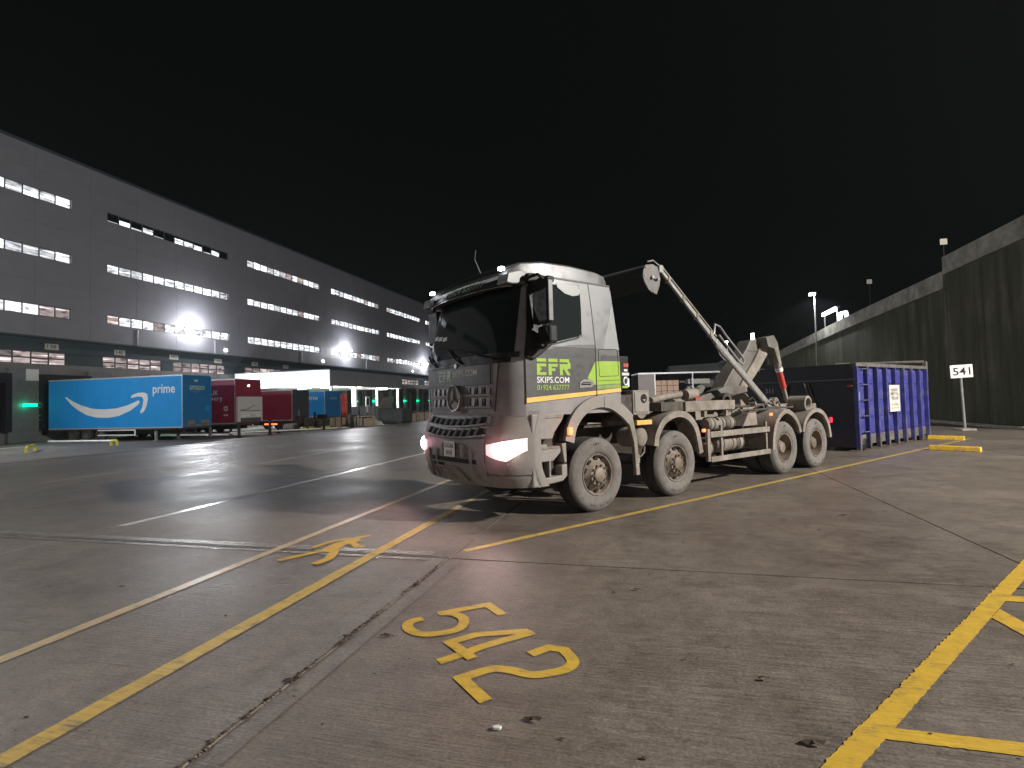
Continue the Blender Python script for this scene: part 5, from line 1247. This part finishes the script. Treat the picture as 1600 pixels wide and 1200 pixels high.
# mirrors
def mirrors(sgn, y0):
    def Y(v): return y0 - sgn * v
    def bx(name, s0, s1, a, b, z0, z1, mat, bev=0.03, parent=TR):
        ya, yb = sorted((Y(a), Y(b))); return box(name, mat, parent, s0, s1, ya, yb, z0, z1, bev=bev)
    h = bx("mirror_housing", -1.12, -1.03, 0.02, 0.33, 2.50, 3.05, M['black'])
    bx("mirror_edge_highlight", -1.115, -1.045, 0.331, 0.345, 2.52, 3.02, M['silver'], 0.005, h) if sgn > 0 else None  # silver strip paints the lit near edge of the black housing
    bx("mirror_glass", -1.029, -1.024, 0.08, 0.31, 2.56, 3.01, M['glass'], 0, h)
    h2 = bx("wide_angle_mirror", -1.10, -0.96, 0.09, 0.33, 2.25, 2.47, M['black'])
    bx("mirror_glass", -0.959, -0.955, 0.12, 0.30, 2.27, 2.45, M['glass'], 0, h2)
    m = MB(); m.tube([(-1.16, Y(-0.08), 3.10), (-1.12, Y(0.16), 3.12), (-1.06, Y(0.2), 3.04)], 0.022, 6); m.tube([(-1.14, Y(-0.02), 2.20), (-1.08, Y(0.2), 2.20), (-1.04, Y(0.22), 2.28)], 0.022, 6); m.tube([(-1.05, Y(0.22), 2.46), (-1.06, Y(0.22), 2.54)], 0.02, 6)
    m.build("mirror_arm", M['black'], TR, smooth=True)
    m = MB(); m.prism([(-1.25, 2.09), (-1.12, 2.06), (-0.98, 2.14), (-0.80, 2.27), (-0.92, 2.36), (-1.16, 2.45), (-1.21, 2.40)], 'y', *sorted((Y(-0.01), Y(0.05)))); m.build("mirror_base_cover", M['black'], TR, bev=0.02)
    m = MB(); m.prism([(-1.17, 3.05), (-0.95, 3.09), (-0.80, 3.14), (-1.0, 3.18), (-1.16, 3.16)], 'y', *sorted((Y(-0.07), Y(0.02)))); m.build("mirror_base_cover", M['black'], TR, bev=0.015)
    bx("kerb_mirror", -1.02, -0.9, 0.02, 0.22, 3.03, 3.11, M['black'], 0.02)
mirrors(1, 0.0); mirrors(-1, W)
m = MB(); m.lathe_y([(0.055, 0), (0.06, 0.01), (0.045, 0.025), (0.001, 0.03)], 20, (-0.93, -0.09, 2.62)); m.build("round_mirror", M['frame'], TR, smooth=True)
# steps between bumper and front wheel arch
def stp(name, s0, s1, y0, y1, z0, z1, mat=M['bumper'], bev=0.012): return box(name, mat, TR, s0, s1, y0, y1, z0, z1, bev=bev)
m = MB(); m.prism([(-1.13, 1.36), (-0.60, 1.40), (-0.66, 1.28), (-0.80, 1.13), (-0.83, 1.05), (-1.13, 1.06)], 'y', -0.02, 0.10); m.build("step_housing", M['bumper'], TR, bev=0.015)
m = MB(); m.box(-1.12, -0.66, -0.03, 0.10, 1.32, 1.36); m.build("step_tread", M['dusty'], TR, bev=0.006)
m = MB(); m.prism([(-1.12, 0.99), (-0.93, 0.99), (-0.92, 0.945), (-0.70, 0.94), (-0.70, 0.87), (-0.83, 0.77), (-1.10, 0.77)], 'y', -0.02, 0.10); m.build("step_housing", M['bumper'], TR, bev=0.012)
m = MB(); m.box(-1.12, -0.72, -0.03, 0.12, 0.93, 0.955); m.build("step_tread", M['dusty'], TR, bev=0.005)
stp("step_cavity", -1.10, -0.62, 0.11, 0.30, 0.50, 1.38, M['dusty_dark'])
m = MB(); m.box(-1.08, -1.055, -0.02, 0.1, 0.56, 0.78); m.box(-0.90, -0.875, -0.02, 0.1, 0.56, 0.78); m.tube([(-1.02, 0.0, 0.72), (-1.02, 0.0, 0.62)], 0.018, 6); m.build("step_bracket", M['bumper'], TR, bev=0.004)
m = MB(); m.prism([(-1.08, 0.47), (-0.68, 0.50), (-0.60, 0.56), (-0.60, 0.72), (-0.70, 0.70), (-0.70, 0.575), (-1.08, 0.56)], 'y', -0.03, 0.14); m.build("lowest_step", M['bumper'], TR, bev=0.015)
m = MB(); m.prism([(-0.68, 0.98), (-0.60, 0.99), (-0.595, 0.73), (-0.64, 0.73)], 'y', -0.02, 0.12); m.build("step_end_panel", M['bumper'], TR, bev=0.012)
# under-door skirt
m = MB(); m.prism([(-1.23, 1.36), (-0.95, 1.38), (-0.55, 1.45), (-0.30, 1.56), (0.3, 1.58), (0.50, 1.45), (0.50, 1.64), (-1.24, 1.515)], 'y', 0.03, 0.10); m.build("sill_skirt", M['front_grey'], TR, bev=0.01)

# mudguards: band along a path
def guard(name, path, thick, y0, y1, mat, lip=0.0, parent=TR):
    m = MB(); P = [Vector(p) for p in path]; O = []; I = []
    c = sum(P, Vector((0, 0))) / len(P)
    for i, p in enumerate(P):
        a = P[max(i - 1, 0)]; b = P[min(i + 1, len(P) - 1)]; t = (b - a).normalized(); n = Vector((-t.y, t.x))
        O.append(p); I.append(p - n * thick)
    for ya, yb in ((y0, y1),):
        F_ = [m.bm.verts.new((p.x, ya, p.y)) for p in O]; G_ = [m.bm.verts.new((p.x, ya, p.y)) for p in I]
        F2 = [m.bm.verts.new((p.x, yb, p.y)) for p in O]; G2 = [m.bm.verts.new((p.x, yb, p.y)) for p in I]
        for i in range(len(P) - 1):
            m.bm.faces.new([F_[i], F_[i + 1], G_[i + 1], G_[i]]); m.bm.faces.new([F2[i], F2[i + 1], G2[i + 1], G2[i]])
            m.bm.faces.new([F_[i], F_[i + 1], F2[i + 1], F2[i]]); m.bm.faces.new([G_[i], G_[i + 1], G2[i + 1], G2[i]])
        m.bm.faces.new([F_[0], G_[0], G2[0], F2[0]]); m.bm.faces.new([F_[-1], G_[-1], G2[-1], F2[-1]])
    return m.build(name, mat, parent, smooth=True)
def catmull(P, n=6):
    P = [Vector(p) for p in P]; S = []
    for i in range(len(P) - 1):
        p0 = P[max(i - 1, 0)]; p1 = P[i]; p2 = P[i + 1]; p3 = P[min(i + 2, len(P) - 1)]
        for s in range(n):
            t = s / n; S.append(0.5 * ((2 * p1) + (p2 - p0) * t + (2 * p0 - 5 * p1 + 4 * p2 - p3) * t * t + (3 * p1 - p0 - 3 * p2 + p3) * t ** 3))
    S.append(P[-1]); return S
g1 = catmull([(-0.64, 1.02), (-0.56, 1.26), (-0.36, 1.47), (-0.06, 1.585), (0.25, 1.57), (0.52, 1.44), (0.70, 1.30)])
g2 = catmull([(1.16, 0.83), (1.22, 1.03), (1.42, 1.24), (1.75, 1.335), (2.06, 1.27), (2.29, 1.04), (2.40, 0.64)])
g3 = catmull([(4.60, 0.52), (4.66, 0.86), (4.84, 1.12), (5.16, 1.265), (5.47, 1.17), (5.68, 0.98), (5.76, 0.80)])
g4 = catmull([(5.80, 0.80), (5.88, 0.98), (6.10, 1.16), (6.42, 1.25), (6.76, 1.17), (7.00, 0.94), (7.10, 0.62)])
for sgn in (0, 1):
    def yr(a, b): return (a, b) if sgn == 0 else (W - b, W - a)
    guard("front_wheel_arch", g1, 0.16, *yr(-0.05, 0.0), M['bumper'])
    guard("arch_liner", [p * 1.0 - Vector((0, 0.02)) for p in g1], 0.03, *yr(0.001, 0.55), M['dusty_dark'])
    for g in (g2,):
        guard("mudguard", g, 0.10, *yr(-0.04, 0.0), M['dusty']); guard("mudguard", g, 0.02, *yr(0.001, 0.36), M['dusty'])
    for g in (g3, g4):
        guard("mudguard", g, 0.085, *yr(-0.05, 0.0), M['dusty']); guard("mudguard", g, 0.02, *yr(0.001, 0.62), M['dusty'])
m = MB(); m.prism([(0.56, 1.30), (0.70, 1.28), (0.78, 0.95), (0.82, 0.43), (0.74, 0.43), (0.71, 0.90), (0.64, 1.12)], 'y', -0.04, 0.02); m.build("mudflap_bracket", M['dusty'], TR, bev=0.008)
box("arch_seam", M['seam'], TR, 0.10, 0.108, -0.052, -0.0501, 1.43, 1.575)
box("amber_reflector", M['amber_stripe'], TR, 0.80, 1.14, -0.03, 0.02, 1.15, 1.22, bev=0.008)
m = MB(); m.lathe_y([(0.15, 0.35), (0.155, 0.05), (0.145, 0.0), (0.11, -0.03), (0.05, -0.045), (0.001, -0.05)], 28, (0.98, 0.06, 0.96)); m.build("air_tank", M['dusty'], TR, smooth=True)
m = MB(); m.tube([(0.85, 0.08, 0.72), (0.95, 0.05, 0.68), (1.03, 0.05, 0.74), (1.05, 0.06, 0.82)], 0.012, 6); m.tube([(0.84, 0.0, 0.60), (0.84, 0.0, 0.72)], 0.02, 6); m.build("drain_hose", M['dusty'], TR)
# marker lamps
def mlamp(s, y, z, mat, w=0.07, h=0.05, e=3, col=(1, 0.12, 0.05)):
    m = MB(); m.box(s - w / 2, s + w / 2, y - 0.035, y, z - h / 2, z + h / 2); l = m.build("marker_lamp", mat, TR, bev=0.008)
    ld = bpy.data.lights.new("marker_light", 'POINT'); ld.energy = e; ld.color = col; ld.shadow_soft_size = 0.02
    lo = bpy.data.objects.new("marker_light", ld); COL.objects.link(lo); lo.parent = l; lo.location = (s, y - 0.08, z)
mlamp(-0.575, -0.055, 1.14, M['lamp_orange'], 0.075, 0.10, 0.7)
mlamp(2.42, -0.03, 0.99, M['lamp_orange'], 0.07, 0.05, 0.3)
mlamp(4.58, -0.03, 1.18, M['lamp_orange'], 0.07, 0.05, 0.3)
mlamp(7.16, 0.0, 0.97, M['lamp_red'], 0.07, 0.11, 1.2, (1, 0.02, 0.05))
# intake box, fluid box, tool tray
ib = box("battery_box", M['dusty'], TR, 0.76, 1.13, 0.0, 0.34, 1.30, 1.665, bev=0.015)
box("box_face", M['bumper'], ib, 0.79, 1.10, -0.012, -0.001, 1.34, 1.63, bev=0.01)
m = MB(); m.cyl((0.985, -0.018, 1.54), (0.985, -0.0125, 1.54), 0.068, n=22); m.build("round_opening", M['hole'], ib)
m = MB(); m.prism([(0.95, 1.53), (1.02, 1.53), (0.985, 1.49)], 'y', -0.024, -0.0185); m.build("valve", M['galv'], ib)
box("intake_duct", M['dusty_dark'], TR, 0.51, 0.755, 0.02, 0.5, 1.22, 1.60, bev=0.01)
fb = box("extinguisher_box", M['black'], TR, 0.55, 0.76, 0.06, 0.40, 1.68, 2.17, bev=0.02)
box("red_sticker", M['red_paint'], fb, 0.64, 0.745, 0.055, 0.0595, 2.01, 2.06)
box("white_sticker", M['white'], fb, 0.65, 0.72, 0.055, 0.0595, 1.945, 1.975)
box("grey_sticker", M['fridge'], fb, 0.60, 0.755, 0.055, 0.0595, 1.885, 1.925)
m = MB(); 
for k in range(24):
    pass
m.tube([(0.675 + 0.042 * math.cos(2 * math.pi * k / 24), 0.055, 1.80 + 0.055 * math.sin(2 * math.pi * k / 24)) for k in range(25)], 0.013, 5); m.box(0.72, 0.755, 0.0555, 0.0595, 1.72, 1.84); m.build("round_sticker", M['white'], fb)
box("lime_sticker", M['lime'], fb, 0.60, 0.72, 0.054, 0.0594, 1.70, 1.73)
m = MB(); m.box(0.52, 0.60, 0.4, 2.0, 1.2, 2.35); m.build("cab_back_frame", M['dusty_dark'], TR)
tb = box("tool_tray", M['dusty'], TR, 2.05, 3.49, 0.02, 0.40, 1.315, 1.475, bev=0.008)
box("tray_dark_box", M['dusty_dark'], TR, 1.48, 2.045, 0.06, 0.42, 1.33, 1.47, bev=0.006)  # darker box ahead of the tool tray
for s in (2.60, 3.25): box("tray_bracket", M['dusty'], TR, s, s + 0.05, 0.05, 0.12, 1.20, 1.314)
m = MB(); m.cyl((1.25, 0.25, 1.36), (1.25, 0.55, 1.36), 0.13, n=18); m.tube([(1.2, 0.3, 1.45), (1.45, 0.35, 1.50), (1.6, 0.4, 1.42)], 0.05, 8); m.build("air_filter", M['dusty'], TR, smooth=True)
# rolled net on the tray
m = MB(); m.tube([(1.9, 0.6, 1.50), (2.3, 0.6, 1.56), (2.75, 0.55, 1.60)], 0.06, 10); m.cyl((2.7, 0.5, 1.58), (3.0, 0.5, 1.60), 0.10, n=16); m.build("rolled_sheet", M['dusty'], TR, smooth=True)
box("red_tag", M['red_paint'], TR, 2.86, 3.02, 0.38, 0.42, 1.49, 1.53)
# side guard
sgd = MB(); sgd.box(2.58, 2.66, -0.01, 0.04, 0.46, 1.0); sgd.build("guard_post", M['dusty'], TR, bev=0.006)
for s in (3.02, 4.50): box("guard_post", M['dusty'], TR, s, s + 0.05, 0.02, 0.06, 0.50, 1.05)
box("guard_rail", M['dusty'], TR, 2.661, 4.58, -0.02, 0.012, 0.855, 0.955, bev=0.008)
box("guard_rail", M['dusty'], TR, 2.661, 4.58, -0.02, 0.012, 0.445, 0.535, bev=0.008)
for (a, b, y, z, r) in ((3.05, 3.62, 0.22, 0.71, 0.15), (3.64, 3.88, 0.22, 0.71, 0.15), (2.98, 3.48, 0.30, 1.06, 0.12), (3.52, 3.80, 0.30, 1.06, 0.12), (2.70, 2.86, 0.2, 0.66, 0.15)):
    m = MB(); m.cyl((a + 0.04, y, z), (b - 0.04, y, z), r, n=22); m.cyl((a, y, z), (a + 0.04, y, z), r * 0.72, r, n=22, cap=True); m.cyl((b - 0.04, y, z), (b, y, z), r, r * 0.72, n=22); t_ = m.build("air_tank", M['dusty'], TR, smooth=True)
    m = MB()
    for q in (0.25, 0.75):
        x = a + (b - a) * q; m.cyl((x - 0.012, y, z), (x + 0.012, y, z), r + 0.006, n=22)
    m.build("tank_strap", M['dusty_dark'], t_)
box("shaded_mid_locker", M['hole'], TR, 2.62, 4.5, 0.46, 0.77, 0.62, 1.05, bev=0.01)  # black block stands in for the shade in the chassis gaps
m = MB(); m.prism([(3.95, 0.98), (4.15, 1.22), (4.42, 1.22), (4.46, 0.98)], 'y', 0.15, 0.5); m.build("rear_locker", M['dusty'], TR, bev=0.01)
# clutter of hoses, valves and brackets on the deck
rr_ = random.Random(11)
for k in range(26):
    s = rr_.uniform(3.5, 5.0) if k < 16 else rr_.uniform(5.0, 6.6); z = rr_.uniform(1.18, 1.42); y = rr_.uniform(0.25, 0.75)
    if k % 3 == 0:
        m = MB(); m.tube([(s, y, z), (s + 0.15, y - 0.05, z + 0.08), (s + 0.32, y, z + 0.02), (s + 0.45, y + 0.05, z - 0.08)], 0.016, 6); m.build("hydraulic_hose", M['dusty_dark'] if k % 2 else M['dusty'], TR, smooth=True)
    elif k % 3 == 1:
        m = MB(); m.box(s, s + rr_.uniform(.08, .22), y, y + 0.1, z - 0.05, z + rr_.uniform(.0, .06)); m.build("valve_block", M['dusty'], TR, bev=0.01)
    else:
        m = MB(); m.cyl((s, y, z), (s + 0.03, y - 0.12, z + 0.02), rr_.uniform(.03, .06), n=12); m.build("coupling", M['dusty'], TR, smooth=True)
for (s0, s1, z) in ((3.5, 5.6, 1.28), (3.6, 5.0, 1.36), (5.0, 6.9, 1.30)):
    m = MB(); m.tube([(s0, 0.28, z), ((s0 + s1) / 2, 0.26, z - 0.02), (s1, 0.28, z)], 0.022, 6); m.build("hydraulic_pipe", M['dusty_dark'], TR, smooth=True)
# slanting ram and lift frame in the middle of the deck
m = MB(); m.prism([(3.45, 1.40), (3.6, 1.52), (4.6, 1.74), (5.3, 1.76), (5.35, 1.62), (4.7, 1.55), (3.9, 1.36)], 'y', 0.85, 1.05); m.prism([(3.45, 1.40), (3.6, 1.52), (4.6, 1.74), (5.3, 1.76), (5.35, 1.62), (4.7, 1.55), (3.9, 1.36)], 'y', 1.40, 1.60); m.build("lift_frame", M['jib'], TR, bev=0.015)
m = MB(); m.cyl((3.3, 1.2, 1.42), (5.0, 1.2, 1.58), 0.09, n=16); m.cyl((5.0, 1.2, 1.58), (5.9, 1.2, 1.66), 0.05, n=12); m.build("main_ram", M['dusty'], TR, smooth=True)
m = MB(); m.cyl((4.75, 0.55, 1.43), (4.75, 0.85, 1.43), 0.17, n=24); m.build("pivot_drum", M['dusty'], TR, bev=0.02)
m = MB(); m.lathe_y([(0.10, 0.0), (0.17, 0.0), (0.17, 0.1), (0.10, 0.1)], 24, (4.2, 0.6, 1.44)); m.build("hose_ring", M['dusty_dark'], TR, smooth=True)
# big hook arm (jib)
OUT = [(6.42, 2.56), (6.30, 2.76), (6.22, 2.80), (5.75, 2.74), (5.56, 2.52), (5.30, 2.30), (5.08, 2.15), (4.70, 1.78), (4.55, 1.62), (5.30, 1.58), (5.42, 1.71), (5.97, 2.13)]
jb = MB(); jb.prism(OUT, 'y', 0.95, 1.24); JB = jb.build("hook_arm", M['jib'], TR, bev=0.02)
m = MB(); m.prism([(6.44, 2.52), (6.36, 2.72), (6.16, 2.70), (5.80, 2.30), (5.38, 1.94), (5.14, 1.66), (5.38, 1.64), (5.97, 2.10)], 'y', 0.90, 0.949); m.build("side_plate", M['dusty'], JB, bev=0.008)
box("arm_weld", M['dusty_dark'], JB, 5.62, 6.15, 0.945, 1.245, 2.50, 2.515)
m = MB(); m.prism([(6.10, 2.60), (6.02, 2.80), (6.36, 2.86), (6.52, 2.70), (6.66, 2.24), (6.54, 2.20), (6.36, 2.56)], 'y', 0.74, 0.948); m.build("tip_bracket", M['jib'], JB, bev=0.012)
m = MB(); m.cyl((6.45, 0.80, 2.60), (6.63, 0.80, 2.10), 0.075, n=16); m.build("ram_barrel", M['dusty'], TR, smooth=True)
m = MB(); m.cyl((6.63, 0.80, 2.10), (6.80, 0.80, 1.70), 0.065, n=16); m.build("ram_red_sleeve", M['red_paint'], TR, smooth=True)
m = MB(); m.cyl((6.615, 0.80, 2.15), (6.65, 0.80, 2.07), 0.08, n=16); m.build("ram_collar", M['white'], TR, smooth=True)
m = MB(); m.cyl((6.80, 0.80, 1.70), (6.95, 0.80, 1.36), 0.045, n=12); m.build("ram_rod", M['dusty'], TR, smooth=True)
for y0 in (0.02, 1.95):
    m = MB(); m.lathe_y([(0.001, 0.35), (0.10, 0.35), (0.165, 0.35), (0.165, 0.0), (0.12, -0.005), (0.105, 0.02), (0.10, 0.12), (0.001, 0.12)], 28, (6.28, y0 + 0.02, 1.345)); m.build("container_roller", M['dusty'], TR, smooth=True)
m = MB(); m.box(5.55, 7.3, 0.4, 0.55, 1.22, 1.33); m.box(5.55, 7.3, 1.85, 2.0, 1.22, 1.33); m.box(7.25, 7.45, 0.4, 2.0, 1.0, 1.33); m.build("rear_frame", M['dusty'], TR, bev=0.01)
m = MB(); m.lathe_y([(0.05, 0), (0.09, 0), (0.09, 0.12), (0.05, 0.12)], 20, (5.72, 0.42, 1.40)); m.build("locking_eye", M['dusty'], TR, smooth=True)
# sheeting arm: long thin mast from rear deck to roller plate above the cab
m = MB(); A0 = Vector((5.30, 0.34, 1.30)); A1 = Vector((3.46, 0.35, 2.56)); A2 = Vector((1.93, 0.36, 3.69))
def boxbeam(p0, p1, w0, w1, h0, h1):
    m_ = MB(); d_ = (p1 - p0).normalized(); sx = Vector((0, 1, 0)); up = d_.cross(sx).normalized()
    A = [m_.bm.verts.new(p0 + sx * a * w0 + up * b * h0) for a, b in ((-.5, -.5), (.5, -.5), (.5, .5), (-.5, .5))]
    B = [m_.bm.verts.new(p1 + sx * a * w1 + up * b * h1) for a, b in ((-.5, -.5), (.5, -.5), (.5, .5), (-.5, .5))]
    m_.bm.faces.new(A[::-1]); m_.bm.faces.new(B)
    for k in range(4): m_.bm.faces.new([A[k], A[(k + 1) % 4], B[(k + 1) % 4], B[k]])
    return m_
m.bm.free()
boxbeam(A0, A1, 0.07, 0.07, 0.11, 0.10).build("sheeting_arm_base", M['galv'], TR, bev=0.008)
boxbeam(A1, A2, 0.05, 0.05, 0.085, 0.055).build("sheeting_arm_top", M['galv'], TR, bev=0.006)
boxbeam(A0 + Vector((-0.30, -0.02, 0.12)), A1 + Vector((-0.02, -0.02, -0.08)), 0.035, 0.035, 0.035, 0.035).build("arm_ram", M['chrome'], TR)
boxbeam(A1 + Vector((0.05, 0, 0.08)), A2 + Vector((0.05, 0, 0.06)), 0.025, 0.025, 0.02, 0.02).build("arm_hose_run", M['dusty'], TR)
def aoff(t, n_): p = A0.lerp(A1, t); d_ = (A1 - A0).normalized(); up = Vector((-d_.z, 0, d_.x)); up = up if up.z > 0 else -up; return p + up * n_
loop = [aoff(1.06, 0.03), aoff(1.04, 0.10), aoff(1.07, 0.26), aoff(1.0, 0.32), aoff(0.9, 0.30), aoff(0.62, 0.29), aoff(0.56, 0.25), aoff(0.56, 0.17), aoff(0.62, 0.14), aoff(0.9, 0.16), aoff(0.98, 0.17)]
m = MB(); m.tube(catmull([tuple(p) for p in loop], 4) if False else loop, 0.02, 8); m.build("hose_loop", M['galv'], TR, smooth=True)
m = MB(); m.tube([aoff(0.95, -0.06), aoff(0.88, -0.13), aoff(0.80, -0.12), aoff(0.74, -0.06)], 0.012, 6); m.build("hose_clip", M['galv'], TR, smooth=True)
for t in (0.1, 0.35, 0.6, 0.85):
    p = A1.lerp(A2, t); m = MB(); m.box(p.x - 0.03, p.x + 0.03, p.y - 0.04, p.y + 0.04, p.z - 0.05, p.z + 0.05); m.build("arm_clamp", M['dusty'], TR, bev=0.006)
PLT = [(1.56, 3.70), (1.74, 3.735), (1.86, 3.70), (1.905, 3.60), (1.925, 3.50), (1.89, 3.38), (1.82, 3.24), (1.72, 3.26), (1.62, 3.30), (1.52, 3.42), (1.49, 3.50), (1.50, 3.60)]
m = MB(); m.prism(PLT, 'y', 0.33, 0.35); pl = m.build("roller_end_plate", simple("grey_plate_steel", (0.13, 0.125, 0.12), 0.5, 0.3, var=0.15), TR, bev=0.004)
m = MB(); m.cyl((1.70, 0.29, 3.51), (1.70, 0.329, 3.51), 0.03, n=10); m.cyl((1.83, 0.29, 3.49), (1.83, 0.329, 3.49), 0.022, n=10)
for (a, b) in ((1.56, 3.66), (1.53, 3.52), (1.74, 3.27), (1.88, 3.52)): m.cyl((a, 0.315, b), (a, 0.329, b), 0.012, n=8)
m.build("plate_bolt", M['chrome'], pl)
m = MB(); m.tube([(1.74, 0.325, 3.505), (1.78, 0.322, 3.47), (1.82, 0.325, 3.475)], 0.012, 6); m.build("plate_slot", M['hole'], pl)
m = MB(); m.tube([(1.62, 0.34, 3.76), (1.76, 0.34, 3.80), (1.90, 0.34, 3.74), (1.96, 0.34, 3.66)], 0.012, 6); m.box(1.90, 2.0, 0.32, 0.38, 3.62, 3.74); m.build("arm_head", M['galv'], TR, smooth=True)
m = MB(); m.cyl((1.70, 0.351, 3.52), (1.70, 2.08, 3.52), 0.20, n=24)
m.build("sheet_roll", M['tarp'], TR, smooth=True)
m = MB(); m.tube([(1.70, 0.4, 3.73), (1.70, 1.3, 3.74), (1.70, 2.05, 3.75)], 0.012, 6); m.tube([(1.6, 1.5, 3.74), (1.75, 1.75, 3.70), (1.62, 1.95, 3.72)], 0.014, 6); m.build("tie_bar", M['galv'], TR)

# ------------------------------------------------------------------ masts outside the frame: key read off the shadows, fill added
def mast(label, x, y, h, watts, target, col, size, blend=0.6, rs=0.25):
    t = thing("floodlight_mast", label, "light mast", (x, y, 0), 0, "yard floodlight masts")
    hh = h
    m = MB(); m.cyl((0, 0, 0), (0, 0, hh), 0.12, 0.07, n=12); m.build("mast_pole", M['galv'], t, smooth=True)
    m = MB(); m.box(-0.4, 0.4, -0.25, 0.25, hh, hh + 0.12); hd = m.build("mast_head", M['galv'], t)
    m = MB(); m.box(-0.35, 0.35, -0.2, 0.2, hh - 0.04, hh - 0.001); m.build("mast_lens", M['lamp_white'], hd)
    ld = bpy.data.lights.new("mast_light", 'SPOT'); ld.energy = watts; ld.color = col; ld.spot_size = D2R(size); ld.spot_blend = blend; ld.shadow_soft_size = rs
    lo = bpy.data.objects.new("mast_light", ld); COL.objects.link(lo)
    p = Vector((x, y, h - 0.35)); d = Vector(target) - p
    lo.location = p; lo.rotation_euler = d.to_track_quat('-Z', 'Y').to_euler()
    lo.parent = t; lo.matrix_parent_inverse = Matrix.Translation(t.location).inverted()
mast("floodlight mast on the ramp to the right of the camera", 21.5, 4.0, 13.5, KEY_W * 10, (-6, 12, 0), KEY_C, 150)
mast("added fill light mast behind the camera", -6.0, -22.0, 7.0, FILL_W * 4, (-2, 10, 0), KEY_C, 140)  # unseen fill mast, added to brighten the front of the truck

# ------------------------------------------------------------------ thin haze added for halos round the lamps
hz = MB(); hz.box(-140, 70, -34, 170, -1.9, 30)
hm = bpy.data.materials.new("halo_haze"); hm.use_nodes = True; nt_h = hm.node_tree
nt_h.nodes.remove(nt_h.nodes["Principled BSDF"])
pv = nt_h.nodes.new("ShaderNodeVolumePrincipled"); pv.inputs["Density"].default_value = 0.0003; pv.inputs["Color"].default_value = (0.86, 0.93, 0.97, 1); pv.inputs["Anisotropy"].default_value = 0.45
nt_h.links.new(pv.outputs[0], nt_h.nodes["Material Output"].inputs["Volume"])
ho = hz.build("haze", hm); ho['kind'] = 'stuff'; ho['label'] = "thin haze added over the yard for lamp halos"
